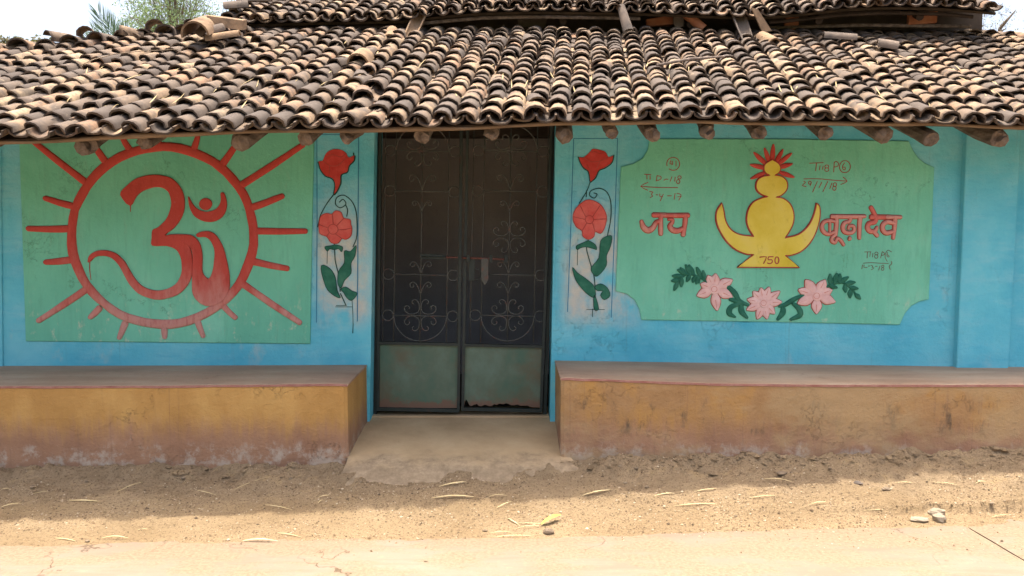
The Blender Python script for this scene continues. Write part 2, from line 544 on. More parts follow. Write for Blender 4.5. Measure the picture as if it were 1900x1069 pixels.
M['grey_tile'] = simple('grey_clay', (0.085, 0.072, 0.062), (0.20, 0.155, 0.12), 9, 0.9, 0.4, 40, 0.006, 0.12)
M['terra'] = simple('terracotta', (0.28, 0.10, 0.05), (0.42, 0.19, 0.10), 8, 0.9, 0.4, 40, 0.006, 0.12)
M['wood'] = simple('grey_weathered_wood', (0.095, 0.072, 0.056), (0.25, 0.195, 0.155), 9, 0.85, 0.6, 50, 0.008, 0.15, stretch=(3, 0.5, 3))
M['wood_dark'] = simple('dark_old_timber', (0.030, 0.022, 0.017), (0.075, 0.055, 0.042), 9, 0.9, 0.6, 50, 0.008, 0.1)
M['bamboo'] = simple('dry_bamboo', (0.12, 0.082, 0.055), (0.25, 0.175, 0.11), 9, 0.6, 0.3, 50, 0.004, 0.3, stretch=(0.4, 3, 3))
M['deck'] = simple('dark_bamboo_matting', (0.035, 0.027, 0.02), (0.075, 0.055, 0.04), 12, 0.95)
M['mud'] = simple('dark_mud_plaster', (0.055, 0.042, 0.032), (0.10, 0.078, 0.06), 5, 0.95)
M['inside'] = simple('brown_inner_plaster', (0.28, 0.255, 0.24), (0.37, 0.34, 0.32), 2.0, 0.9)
M['straw'] = simple('dry_straw', (0.36, 0.26, 0.12), (0.54, 0.42, 0.22), 20, 0.7)
M['straw_pale'] = simple('bleached_straw', (0.50, 0.38, 0.18), (0.70, 0.57, 0.32), 20, 0.7)
M['leaf_yellow'] = simple('yellow_fresh_leaf', (0.55, 0.52, 0.06), (0.66, 0.62, 0.12), 20, 0.6)

def mat_metal(name, c1, c2, rust, amount):
    m = NB(name)
    n = m.noise(6, 5, 0.65)
    col = m.ramp(n, [(0.3, c1), (0.7, c2)])
    rn = m.noise(14, 6, 0.7, m.mapping((1, 1, 1), (4, 1, 8)))
    col = m.mix(m.mrange(rn, 0.62 - amount, 0.80 - amount, 0, 0.95), col, rust)
    m.bump(m.noise(80, 4, 0.6), 0.2, 0.002)
    return m.done(col, 0.55, 0.4)
M['grille'] = mat_metal('grey_green_rusty_steel', (0.045, 0.050, 0.043), (0.085, 0.088, 0.076), (0.13, 0.052, 0.035), 0.10)
M['frame'] = mat_metal('dark_green_steel', (0.010, 0.017, 0.014), (0.024, 0.034, 0.028), (0.05, 0.028, 0.018), 0.06)
M['rod'] = mat_metal('rusty_red_rod', (0.10, 0.036, 0.026), (0.14, 0.052, 0.036), (0.07, 0.028, 0.018), 0.0)

def mat_sheet():
    m = NB('green_rusted_sheet')
    xyz = m.sep()
    n = m.noise(4.5, 6, 0.65, m.mapping((1, 1, 0.7)))
    col = m.ramp(n, [(0.28, (0.036, 0.115, 0.078)), (0.5, (0.085, 0.128, 0.085)), (0.72, (0.115, 0.180, 0.135))])
    bn = m.noise(3.2, 5, 0.65, m.mapping((1, 1, 1), (2, 0, 6)))
    col = m.mix(m.mrange(bn, 0.45, 0.66, 0, 0.7), col, (0.115, 0.088, 0.048))
    rn = m.noise(16, 6, 0.7)
    h = m.math('ADD', xyz[2], m.math('MULTIPLY', m.math('SUBTRACT', rn, 0.5), 0.20))
    col = m.mix(m.mrange(h, 0.355, 0.315, 0, 0.95), col, (0.15, 0.085, 0.055))
    sp = m.noise(45, 5, 0.7)
    col = m.mix(m.mrange(sp, 0.64, 0.72, 0, 0.7), col, (0.11, 0.06, 0.04))
    m.bump(m.math('ADD', m.noise(5, 3), m.math('MULTIPLY', sp, 0.2)), 0.25, 0.01)
    return m.done(col, 0.5, 0.4)
M['sheet'] = mat_sheet()

def mat_ground():
    m = NB('sandy_earth')
    n1 = m.noise(2.0, 6, 0.6)
    col = m.ramp(n1, [(0.3, (0.28, 0.195, 0.105)), (0.5, (0.335, 0.24, 0.135)), (0.72, (0.39, 0.285, 0.165))])
    xyz = m.sep()
    # greyer, mottled earth on the bank at the foot of the benches
    bank = m.mrange(m.math('ADD', xyz[1], m.math('MULTIPLY', m.math('SUBTRACT', m.noise(5, 5), 0.5), 0.35)), 4.12, 4.36)
    col = m.mix(m.math('MULTIPLY', bank, 0.75), col, m.ramp(m.noise(7, 6, 0.65), [(0.3, (0.235, 0.168, 0.100)), (0.55, (0.335, 0.245, 0.150)), (0.70, (0.43, 0.31, 0.165)), (0.8, (0.46, 0.38, 0.27))]))
    n2 = m.noise(34, 6, 0.75)
    col = m.mix(m.mrange(n2, 0.52, 0.72, 0, 0.55), col, (0.20, 0.13, 0.07))
    n3 = m.noise(85, 4, 0.75)
    col = m.mix(m.mrange(n3, 0.54, 0.64, 0, 0.8), col, (0.12, 0.078, 0.042))
    col = m.mix(m.mrange(n3, 0.36, 0.28, 0, 0.5), col, (0.55, 0.42, 0.25))
    # dark grassy tint added out of view across the road to cut bounce light
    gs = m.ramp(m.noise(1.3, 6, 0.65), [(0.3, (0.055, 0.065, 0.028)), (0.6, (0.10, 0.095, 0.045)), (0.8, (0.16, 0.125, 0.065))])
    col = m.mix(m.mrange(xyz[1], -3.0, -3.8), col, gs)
    m.bump(m.math('ADD', m.noise(26, 8, 0.75), m.math('MULTIPLY', n3, 0.7)), 1.0, 0.022)
    return m.done(col, 0.95, 0.1)
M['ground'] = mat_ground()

def mat_road():
    m = NB('dusty_concrete')
    n1 = m.noise(1.6, 6, 0.6, m.mapping((0.6, 1.2, 1)))
    col = m.ramp(n1, [(0.3, (0.195, 0.145, 0.103)), (0.5, (0.218, 0.164, 0.120)), (0.72, (0.245, 0.188, 0.140))])
    n2 = m.noise(26, 6, 0.7)
    col = m.mix(m.mrange(n2, 0.52, 0.72, 0, 0.35), col, (0.36, 0.26, 0.145))
    n3 = m.noise(95, 4, 0.7)
    col = m.mix(m.mrange(n3, 0.63, 0.72, 0, 0.45), col, (0.28, 0.20, 0.11))
    col = m.mix(m.mrange(m.noise(12, 4, 0.6, m.mapping((1, 1, 1), (9, 9, 0))), 0.64, 0.74, 0, 0.5), col, (0.30, 0.235, 0.165))
    # dust worn into long streaks by wheels, sand drifted over the slab, hairline cracks
    stk = m.noise(5, 6, 0.65, m.mapping((0.25, 2.2, 1), (2, 5, 0)))
    col = m.mix(m.mrange(stk, 0.46, 0.66, 0, 0.55), col, (0.180, 0.128, 0.088))
    drift = m.noise(3.2, 6, 0.68, m.mapping((0.7, 1.5, 1), (4, 1, 0)))
    xyz = m.sep()
    near = m.mrange(xyz[1], 3.0, 3.85)
    col = m.mix(m.math('MULTIPLY', m.mrange(m.math('ADD', drift, m.math('MULTIPLY', near, 0.14)), 0.52, 0.66), 0.75), col, m.ramp(m.noise(60, 5, 0.7), [(0.35, (0.155, 0.108, 0.066)), (0.6, (0.26, 0.188, 0.118))]))
    wv = m.t.nodes.new('ShaderNodeVectorMath'); wv.operation = 'ADD'
    nz = m.t.nodes.new('ShaderNodeTexNoise'); nz.inputs['Scale'].default_value = 2.5; nz.inputs['Detail'].default_value = 6
    m.link(m.pos, nz.inputs['Vector']); m.link(m.pos, wv.inputs[0]); m.link(nz.outputs[1], wv.inputs[1])
    ck = m.voronoi(0.85, wv.outputs[0], 'DISTANCE_TO_EDGE')
    cm = m.math('MULTIPLY', m.mrange(ck, 0.006, 0.0015), m.mrange(m.noise(1.2, 3, 0.5, m.mapping((1, 1, 1), (8, 3, 0))), 0.46, 0.56))
    col = m.mix(m.math('MULTIPLY', cm, 0.8), col, (0.09, 0.06, 0.035))
    m.bump(m.math('SUBTRACT', m.math('ADD', m.noise(40, 7, 0.75), m.math('MULTIPLY', n1, 0.5)), m.math('MULTIPLY', cm, 1.5)), 0.4, 0.008)
    return m.done(col, 0.9, 0.15)
M['road'] = mat_road()

def mat_apron():
    m = NB('cement_apron')
    n1 = m.noise(3.2, 6, 0.6)
    col = m.ramp(n1, [(0.3, (0.36, 0.25, 0.135)), (0.5, (0.43, 0.305, 0.170)), (0.72, (0.49, 0.36, 0.21))])
    xyz = m.sep()
    n2 = m.noise(8, 6, 0.65)
    rough = m.mrange(m.math('ADD', xyz[1], m.math('MULTIPLY', m.math('SUBTRACT', n2, 0.5), 0.45)), 4.80, 4.52)
    col = m.mix(rough, col, m.ramp(m.noise(16, 6, 0.72), [(0.32, (0.20, 0.145, 0.088)), (0.5, (0.265, 0.197, 0.124)), (0.68, (0.35, 0.265, 0.170))]))
    sp = m.noise(60, 4, 0.7)
    col = m.mix(m.mrange(sp, 0.63, 0.72, 0, 0.4), col, (0.16, 0.12, 0.075))
    m.bump(m.math('ADD', m.noise(14, 5, 0.6), m.math('MULTIPLY', m.noise(60, 5, 0.7), m.math('ADD', 0.15, rough))), 0.4, 0.01)
    return m.done(col, 0.85, 0.2)
M['apron'] = mat_apron()

def mat_pebble():
    m = NB('gravel_stone')
    r = m.geo.outputs['Random Per Island']
    col = m.ramp(r, [(0.0, (0.10, 0.07, 0.045)), (0.4, (0.20, 0.135, 0.075)), (0.75, (0.34, 0.24, 0.14)), (1.0, (0.52, 0.43, 0.30))])
    return m.done(col, 0.9, 0.15)
M['pebble'] = mat_pebble()

def mat_leaf(name, c1, c2, trans=0.35):
    m = NB(name)
    r = m.geo.outputs['Random Per Island']
    col = m.ramp(r, [(0.0, c1), (1.0, c2)])
    m.done(col, 0.55, 0.3)
    tr = m.t.nodes.new('ShaderNodeBsdfTranslucent')
    m.link(col, tr.inputs[0])
    mx = m.t.nodes.new('ShaderNodeMixShader')
    mx.inputs[0].default_value = trans
    m.link(m.b.outputs[0], mx.inputs[1]); m.link(tr.outputs[0], mx.inputs[2])
    m.link(mx.outputs[0], m.out.inputs[0])
    return m.m
M['foliage'] = mat_leaf('feathery_foliage', (0.13, 0.21, 0.09), (0.24, 0.33, 0.15), 0.55)  # leaf colour lightened to imitate haze and overexposure
M['palm'] = mat_leaf('palm_leaflet', (0.05, 0.10, 0.06), (0.11, 0.17, 0.09), 0.35)  # washed-out look of distance put into the leaflet colour
M['bush'] = mat_leaf('olive_foliage', (0.07, 0.085, 0.035), (0.15, 0.13, 0.06), 0.35)
M['bark'] = simple('grey_bark', (0.10, 0.08, 0.06), (0.19, 0.16, 0.12), 10, 0.9)
M['pebble_big'] = simple('brown_pebble', (0.17, 0.125, 0.08), (0.30, 0.23, 0.15), 18, 0.9)
M['stone'] = simple('grey_stone', (0.14, 0.10, 0.065), (0.26, 0.20, 0.135), 18, 0.9, 0.5, 60, 0.006)
M['stone_pale'] = simple('pale_stone', (0.24, 0.19, 0.13), (0.36, 0.30, 0.22), 18, 0.9, 0.5, 60, 0.006)

# ------------------------------------------------------------------ terrain
SILL = P(850, 771, YD).z
FOOT = P(648, 851, YB).z
_red = [(-900, 1012), (0, 1005), (500, 1001), (1000, 995), (1300, 985), (1600, 976), (1900, 966), (2800, 940)]
_rp = [G(a, b, 0.004) for a, b in _red]
def road_edge(x):
    return float(np.interp(x, [p.x for p in _rp], [p.y for p in _rp]))

def ground_z(x, y):
    ye = road_edge(x) + 0.030*mnoise.noise(Vector((x*1.3, 0.5, 7))) + 0.022*mnoise.noise(Vector((x*4.1, 2.5, 7)))
    tilt = 0.019 * max(-5, min(5, x + 0.3))
    yy = [ye - 0.5, ye - 0.12, ye, ye + 0.12, 4.12, 4.30, 4.50, YB, 5.2]
    f = FOOT - 0.012 + tilt
    zz = [-0.06, -0.02, 0.004, 0.016, 0.035 + 0.3*tilt, 0.075 + 0.6*tilt, f - 0.035, f, f + 0.01]
    if y < ye - 0.5: return -0.06
    z = float(np.interp(y, yy, zz))
    amp = float(np.interp(y, [ye - 0.4, ye, 4.2, 4.4, 4.62, 4.8], [0.004, 0.006, 0.014, 0.040, 0.052, 0.01]))
    z += amp * (mnoise.noise(Vector((x*3.1, y*6.0, 1.7))) + 0.6*mnoise.noise(Vector((x*8.3, y*11, 4.1))) + 0.45*mnoise.noise(Vector((x*21, y*26, 9.1))) + 0.25*mnoise.noise(Vector((x*47, y*52, 3.1))))
    if -1.02 < x < 0.62 and 4.40 < y < 4.9: z -= 0.019*min(1, (y - 4.40)/0.10)*min(1, (x + 1.02)/0.05, (0.62 - x)/0.10)
    if y > 4.75: z = min(z, f + 0.005)
    return z

xs = sorted(set([-400, -150, -60, -25, -12, -8, -6, -5] + [round(-4.4 + 0.016*i, 4) for i in range(551)] + [5, 6, 8, 12, 25, 60, 150, 400]))
ys = sorted(set([-400, -150, -50, -20, -8, -3, 0, 2, 3.0, 3.3] + [round(3.5 + 0.015*i, 4) for i in range(87)] + [5.0, 5.6, 6.5, 8, 10, 13, 18, 30, 60, 150, 400]))
gv, gf = [], []
for y in ys:
    for x in xs:
        if 3.2 < y < 5.3: z = ground_z(x, y)
        elif y <= 3.2: z = -0.06
        else: z = min(0.16, 0.16)
        gv.append((x, y, z))
nx = len(xs)
for j in range(len(ys) - 1):
    for i in range(nx - 1):
        gf.append((j*nx+i, j*nx+i+1, (j+1)*nx+i+1, (j+1)*nx+i))
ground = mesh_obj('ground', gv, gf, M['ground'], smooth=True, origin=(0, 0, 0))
tag(ground, 'sandy earth verge with gravel and straw in front of the house', 'ground', kind='structure')

# concrete road in two slabs with an open joint
road = empty('road', (0, 2, 0)); tag(road, 'pale dusty concrete road along the house front', 'road', kind='structure')
j0, j1 = G(1785, 972, 0.0), G(1900, 1040, 0.0)
jd = (j1 - j0).normalized()
ja, jb = j0 - jd * 0.6, j0 + jd * 9.0       # far end under the verge, near end past the camera
def slab(name, poly, parent):
    n = len(poly)
    v = [(p[0], p[1], 0.0) for p in poly] + [(p[0], p[1], -0.14) for p in poly]
    f = [tuple(range(n))] + [(i, i + n, (i+1) % n + n, (i+1) % n) for i in range(n)]
    o = mesh_obj(name, v, f, M['road'], parent)
    return o
jn = Vector((-jd.y, jd.x, 0))
if jn.x < 0: jn = -jn
g = 0.0035
def jag(a, b, off, n=60):
    pts = []
    for i in range(n + 1):
        t = i / n
        p = a.lerp(b, t)
        e = off + abs(mnoise.noise(Vector((t*40, off*100, 2)))) * 0.007 * (1 if off > 0 else -1)
        pts.append((p.x + jn.x*e, p.y + jn.y*e))
    return pts
YF = -3.5
def atY(a, d, Y): t = (Y - a.y) / d.y; return a + d * t
pa = atY(j0, jd, 5.0); pb = atY(j0, jd, YF)
slab('slab', [(-60, YF)] + list(reversed(jag(pa, pb, -g, 160))) + [(-60, 5.0)], road)
slab('slab', jag(pa, pb, g, 160) + [(60, YF), (60, 5.0)], road)

# cement apron sloping out of the doorway
av, af = [], []
na, nb = 46, 40
for j in range(nb + 1):
    y = 4.36 + (5.72 - 4.36) * j / nb
    fl = max(0, (4.70 - y) / 0.34)
    xl, xr = -0.972 - 0.04*fl, 0.32 + 0.30*fl
    if y > YB + 0.01: xl, xr = -1.05, 0.36
    for i in range(na + 1):
        x = xl + (xr - xl) * i / na
        z = float(np.interp(y, [4.36, 4.46, 4.58, YB, 5.0, YD - 0.02, 5.75], [0.02, FOOT - 0.075, FOOT - 0.012, FOOT + 0.004, FOOT + 0.045, SILL - 0.006, SILL - 0.004]))
        if y < 4.75:
            z += 0.015 * (mnoise.noise(Vector((x*5, y*9, 3))) + 0.6*mnoise.noise(Vector((x*14, y*18, 5)))) * min(1, (4.75 - y) / 0.2)
            ed = min(x - xl, xr - x)
            z -= 0.03 * max(0, 1 - ed / 0.08) * min(1, max(0, (YB - y) / 0.05))
        z += 0.003 * mnoise.noise(Vector((x*3, y*3, 8)))
        av.append((x, y, z))
for j in range(nb):
    for i in range(na):
        af.append((j*(na+1)+i, j*(na+1)+i+1, (j+1)*(na+1)+i+1, (j+1)*(na+1)+i))
apron = mesh_obj('pavement', av, af, M['apron'], smooth=True)
tag(apron, 'worn cement apron sloping from the door between the benches', 'pavement', kind='structure')

# ------------------------------------------------------------------ house
house = empty('house', (0, YW, 0.1))
tag(house, 'blue plastered village house with clay tile roof and painted green panels', 'house')
HX0, HX1 = -4.7, 4.9

# lower roof eave line: photo x, bed y, depth
_eave = [(-420, 274, 4.12), (0, 261, 4.20), (300, 249, 4.25), (600, 240, 4.32), (800, 236, 4.37), (1030, 229, 4.42), (1300, 224, 4.50), (1600, 227, 4.58), (1850, 234, 4.65), (2350, 240, 4.78)]
_ep = [P(a, b, d) for a, b, d in _eave]
_ex = [p.x for p in _ep]
def eave(x):
    return Vector((x, float(np.interp(x, _ex, [p.y for p in _ep])), float(np.interp(x, _ex, [p.z for p in _ep]))))
UPD = Vector((0.088, 1.0, 0.487))
UPL = UPD.length
UPN = UPD.normalized()
_top = [(-400, 118), (0, 106), (150, 92), (300, 78), (440, 70), (600, 71), (1000, 70), (1400, 74), (1800, 76), (1900, 80), (2400, 92)]
def run_len(x):
    """how far up the slope (along UPN) the lower roof goes at eave position x"""
    e = eave(x)
    lo, hi = 0.5, 3.2
    for _ in range(30):
        mid = (lo + hi) / 2
        p = e + UPN * mid
        px, py = proj(*p)
        if py > np.interp(px, [t[0] for t in _top], [t[1] for t in _top]): lo = mid
        else: hi = mid
    return lo
def frame_at(x, upper=False):
    fn = ueave if upper else eave
    s = (fn(x + 0.15) - fn(x - 0.15)).normalized()
    n = s.cross(UPN).normalized()
    s2 = UPN.cross(n).normalized()
    return s2, n

# upper roof eave
_ue = [(380, 45, YR), (430, 44, YR), (600, 42, YR), (740, 41, YR), (800, 33, YR), (900, 24, YR), (1000, 21, YR), (1120, 22, YR), (1200, 24, YR), (1300, 29, YR), (1400, 34, YR), (1480, 28, YR), (1560, 18, YR), (1650, 13, YR), (1760, 14, YR), (1870, 24, YR)]
_up = [P(a, b, d) for a, b, d in _ue]
_ux = [p.x for p in _up]
def ueave(x):
    return Vector((x, YR + 0.02*math.sin(x*2.1), float(np.interp(x, _ux, [p.z for p in _up]))))

def deck_z(x, y):
    # invert: position on the sloping bed above (x, y)
    ex = x
    for _ in range(4):
        e = eave(ex); t = y - e.y
        ex = x - UPD.x * t
    e = eave(ex)
    return e.z + UPD.z * (y - e.y)

# front wall with door opening
cl0, cl1 = P(694, 300, YW), P(686, 768, YW)
cr0, cr1 = P(1030, 300, YW), P(1021, 768, YW)
def lerpx(a, b, z): return a.x + (b.x - a.x) * (z - a.z) / (b.z - a.z)
ZL = 2.24
def wall_block(mb, xa, xb, y0, y1, z0, jamb=None):
    """columns of wall up to the roof bed; jamb: x given as a function of z for one edge"""
    n = max(1, int((xb - xa) / 0.25))
    v, f = [], []
    for i in range(n + 1):
        x = xa + (xb - xa) * i / n
        zt = deck_z(x, y0) - 0.035
        zt2 = deck_z(x, y1) - 0.035
        xbm = x
        v += [(x, y0, z0), (x, y0, zt), (x, y1, zt2), (x, y1, z0)]
    for i in range(n):
        a = i*4; b = a + 4
        f += [(a, b, b+1, a+1), (a+1, b+1, b+2, a+2), (a+2, b+2, b+3, a+3), (a+3, b+3, b, a)]
    f += [(0, 1, 2, 3), (n*4+3, n*4+2, n*4+1, n*4)]
    # lean of the jamb edge
    if jamb:
        which, fa, fb = jamb
        for i, p in enumerate(v):
            xx = fa.x + (fb.x - fa.x) * (p[2] - fa.z) / (fb.z - fa.z)
            if which == 'R' and abs(p[0] - xb) < 1e-6: v[i] = (xx, p[1], p[2])
            if which == 'L' and abs(p[0] - xa) < 1e-6: v[i] = (xx, p[1], p[2])
    mb.add(v, f)
mb = MB()
wall_block(mb, HX0, cl0.x, YW, YW + 0.32, -0.05, ('R', cl0, cl1))
wall_block(mb, cr0.x, HX1, YW, YW + 0.32, -0.05, ('L', cr0, cr1))
xl_, xr_ = lerpx(cl0, cl1, ZL), lerpx(cr0, cr1, ZL)
wall_block(mb, cl0.x - 0.004, cr0.x + 0.004, YW + 0.004, YW + 0.316, ZL)
wall = mb.build('front_wall', M['blue'], house)

# other walls and the dark room behind the door
mb = MB(); mb.box(HX0 + 0.003, HX0 + 0.3, YW + 0.325, 8.6, -0.05, 2.15); mb.build('side_wall', M['blue'], house)
mb = MB(); mb.box(HX1 - 0.3, HX1 - 0.003, YW + 0.325, 8.6, -0.05, 2.25); mb.build('side_wall', M['blue'], house)
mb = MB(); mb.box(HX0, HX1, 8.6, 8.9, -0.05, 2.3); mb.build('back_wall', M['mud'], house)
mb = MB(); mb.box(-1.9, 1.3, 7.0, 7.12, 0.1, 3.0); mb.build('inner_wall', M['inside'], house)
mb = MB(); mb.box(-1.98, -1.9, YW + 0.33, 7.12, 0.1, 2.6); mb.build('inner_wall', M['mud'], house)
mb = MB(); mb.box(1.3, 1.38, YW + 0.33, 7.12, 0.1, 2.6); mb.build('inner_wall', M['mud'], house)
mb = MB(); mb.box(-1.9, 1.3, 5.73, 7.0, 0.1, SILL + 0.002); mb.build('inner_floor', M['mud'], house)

# pilaster
pl = [(1786, 235), (1786, 255), (1767, 690), (1862, 690), (1886, 255), (1886, 235)]
relief('pilaster', pl, YW, 0.05, M['blue'], house, 0.006)
# skirting post line at the far end of the om panel
relief('pilaster', [(-60, 235), (3, 235), (7, 690), (-60, 690)], YW, 0.012, M['blue'], house, 0.004)

# ---- om panel
Z1 = Z(0, 230, 2.4855)
om_panel = relief('om_panel', [(36, 225), (584, 225), (578, 500), (576, 638), (300, 635), (49, 633), (43, 450)], YW, 0.012, M['green'], house, 0.005)
om_panel['label'] = 'green panel with red om symbol in a rayed ring'
Y1 = YW - 0.012
oc = Z1([(750, 515)])[0]
orx, ory = 420/2.4855, 409/2.4855
ring = [(oc[0] + orx*math.cos(2*math.pi*i/64)*(1 + 0.004*math.sin(i*1.3)), oc[1] + ory*math.sin(2*math.pi*i/64)*(1 + 0.004*math.cos(i*0.9)), 17.3 + 0.9*math.sin(i*0.5)) for i in range(64)]
strokes('ring', [ring], Y1, 0.012, M['om_red'], om_panel, sub=1, closed=True)
rays = [((385,262),(140,70)), ((480,165),(430,92)), ((595,110),(562,60)), ((735,92),(724,50)), ((895,115),(914,55)), ((1020,195),(1090,95)),
        ((1110,285),(1400,95)), ((1165,385),(1305,332)), ((1185,493),(1412,494)), ((1170,635),(1328,667)), ((1125,740),(1385,918)), ((1040,850),(1088,895)),
        ((915,920),(938,980)), ((758,940),(760,986)), ((575,925),(550,988)), ((455,855),(415,893)), ((395,765),(178,908)), ((325,628),(210,638)), ((315,483),(130,483)), ((335,378),(208,343))]
for a, b in rays:
    a2 = (a[0] + (750 - a[0])*0.02, a[1] + (515 - a[1])*0.02)
    wd = 32 if abs(a[0]-b[0]) + abs(a[1]-b[1]) > 120 else 29
    strokes('ray', [Z1([(a2[0], a2[1], wd + 3), ((a2[0]+b[0])/2, (a2[1]+b[1])/2 + 2, wd), (b[0], b[1], wd - 6)])], Y1, 0.0105, M['om_red'], om_panel, sub=2)
om_out = [  # the "3" of the om, outline
    (557,328),(585,288),(630,253),(690,236),(740,236),(795,252),(832,290),(852,340),(852,390),(835,440),(805,480),(765,512),(800,517),(845,530),(872,560),(885,600),(890,650),(886,700),(865,745),(830,782),
    (790,800),(735,810),(680,800),(640,780),(605,745),(580,705),(560,665),(535,632),(505,614),(470,608),(440,615),(420,634),(408,638),(412,615),(430,595),(460,583),(500,584),(540,598),(570,625),(598,668),
    (625,712),(655,745),(695,763),(740,768),(785,755),(820,730),(838,690),(840,640),(830,600),(808,575),(770,563),(705,562),(703,525),(706,490),(735,475),(765,445),(785,405),(792,365),(785,325),(765,302),(735,292),(700,295),(660,310),(630,335),(603,378)]
relief('om_curve', catmull(Z1(om_out), 3, True), Y1, 0.014, M['om_red'], om_panel, 0.004)
om_tail = [(770,514),(840,508),(890,516),(920,545),(935,600),(935,670),(945,700),(965,712),(980,690),(990,640),(992,590),(978,545),(950,522),(914,522),(911,507),(950,494),(990,505),(1025,555),(1045,620),(1060,700),(1058,765),(1030,815),(985,838),(945,835),(910,812),(890,770),(889,690),(892,630),(885,580),(860,552),(820,545),(770,542)]
relief('om_tail', catmull(Z1(om_tail), 3, True), Y1, 0.0165, M['om_red'], om_panel, 0.004)
cres = [(873,335),(885,360),(910,390),(945,405),(985,400),(1010,380),(1022,350),(1020,320),(1035,320),(1048,360),(1043,400),(1020,435),(985,452),(945,450),(905,430),(880,395),(871,352)]
relief('crescent', catmull(Z1(cres), 3, True), Y1, 0.013, M['om_red'], om_panel, 0.003)
relief('dot', Z1(ell(950, 370, 29, 28, 24))[:-1], Y1, 0.013, M['om_red'], om_panel, 0.004)
strokes('paint_drip', [Z1([(414,632,5),(413,670,5),(420,720,3)])], Y1, 0.0016, M['outline_red'], om_panel)
strokes('paint_drip', [Z1([(603,375,6),(602,405,3)])], Y1, 0.0016, M['outline_red'], om_panel)

# ---- emblem panel
Z3 = Z(1130, 230, 2.7405)
Z8 = Z(1170, 280, 3.5849)
Z7 = Z(1230, 470, 4.8718)
ep = [(1205, 258), (1450, 258), (1685, 262), (1692, 278), (1702, 293), (1715, 303), (1732, 311), (1727, 440), (1722, 555), (1705, 559), (1690, 567), (1677, 582), (1668, 602), (1430, 597), (1190, 593), (1186, 573), (1177, 556), (1162, 545), (1142, 540), (1147, 420), (1152, 310), (1175, 304), (1192, 294), (1202, 278)]
em = relief('emblem_panel', ep, YW, 0.012, M['green'], house, 0.004)
em['label'] = 'green panel with yellow emblem, pink flower garland and lettering'
emb = [(650,728),(735,664),(690,660),(630,630),(580,575),(548,510),(545,450),(572,403),(582,440),(590,490),(615,535),(660,562),(735,573),(710,535),(698,490),(705,440),(730,400),(775,378),(806,371),(775,360),(752,340),(745,315),(755,285),(780,268),(816,262),(795,250),(785,230),(792,205),(828,182),(862,205),(870,230),(860,250),(840,262),(875,268),(900,290),(905,320),(895,345),(870,365),(845,373),(885,380),(920,410),(937,460),(932,510),(910,555),(892,580),(960,562),(1010,520),(1040,460),(1053,403),(1069,425),(1068,480),(1050,550),(1015,610),(970,650),(920,668),(892,668),(966,730)]
_cor = {(650,728),(735,664),(572,403),(735,573),(806,371),(816,262),(828,182),(840,262),(845,373),(892,580),(1053,403),(892,668),(966,730)}
_e2, _seg = [], [emb[0]]
for p_ in emb[1:] + [emb[0]]:
    _seg.append(p_)
    if p_ in _cor:
        _e2 += (catmull(_seg, 4)[:-1] if len(_seg) > 2 else _seg[:-1]); _seg = [p_]
emb = [tuple(p_) for p_ in _e2]
relief('emblem', Z3(emb), Y1, 0.012, M['yellow'], em, 0.003)
strokes('emblem_outline', [[(p[0], p[1], 3.2) for p in Z3(emb)]], Y1, 0.0135, M['outline_red'], em, sub=1, closed=True)
for tip in [(835,100),(788,120),(733,143),(714,207),(716,281),(886,127),(930,147),(934,202),(944,273)]:
    c = (828, 232)
    d = np.array((tip[0]-c[0], tip[1]-c[1]), float); L = np.linalg.norm(d); d /= L
    pts = [(c[0]+d[0]*30, c[1]+d[1]*30, 14), (c[0]+d[0]*L*0.55, c[1]+d[1]*L*0.55, 25), (c[0]+d[0]*L*0.8, c[1]+d[1]*L*0.8, 20), (c[0]+d[0]*L*0.96, c[1]+d[1]*L*0.96, 9)]
    strokes('flame_ray', [Z3(pts)], Y1, 0.009, M['flame'], em)
YE = Y1 - 0.012
strokes('number', [Z8(s) for s in [[(860,708),(903,706),(885,750)], [(948,704),(918,706),(915,725),(938,724),(942,740),(928,751),(910,746)], ell(973, 728, 13, 22, 12)]], YE, 0.0022, M['outline_red'], em, sub=2, w=2.0, rnd=False)
# raised words
def zz(T, lst): return [T(s) for s in lst]
ZJ = Z(1170, 280, 6.2846)
edged('letter', zz(ZJ, [[(262,748,52),(420,750,52)], [(352,748,46),(350,860,46),(352,975,46)], [(125,815,36),(150,890,56),(205,928,62),(262,895,52),(300,830,44),(350,820,40)]]), Y1, 0.012, M['letter'], em, sub=3)
edged('letter', zz(ZJ, [[(420,752,52),(672,752,50)], [(640,750,46),(632,860,46),(612,985,44)], [(438,798,28),(486,802,34),(484,838,36),(456,874,46),(485,918,58),(550,930,56),(610,905,46)]]), Y1, 0.0125, M['letter'], em, sub=3)
ZD = Z(1510, 370, 10.5556)
Lm = M['letter_pale']
edged('letter', zz(ZD, [[(340,335,80),(660,338,78)], [(440,330,70),(437,520,70),(420,700,70)], [(425,440,56),(300,415,60),(185,455,70),(155,560,74),(205,650,70),(300,680,66),(390,640,56)], [(310,440,40),(310,640,40)],
                          [(430,690,56),(360,745,62),(350,815,62),(410,850,56),(440,800,52),(455,760,46),(520,800,56),(585,895,50)]]), Y1, 0.012, Lm, em, sub=3)
edged('letter', zz(ZD, [[(660,338,78),(830,338,76)], [(715,340,64),(700,430,64),(600,460,70),(565,540,74),(590,630,74),(690,660,72),(780,620,62),(775,530,56),(690,520,50),(670,580,46)], [(690,765,86),(705,768,80)]]), Y1, 0.0125, Lm, em, sub=3)
edged('letter', zz(ZD, [[(830,338,76),(1000,330,50)], [(905,345,70),(890,520,72),(885,770,56)]]), Y1, 0.012, Lm, em, sub=3)
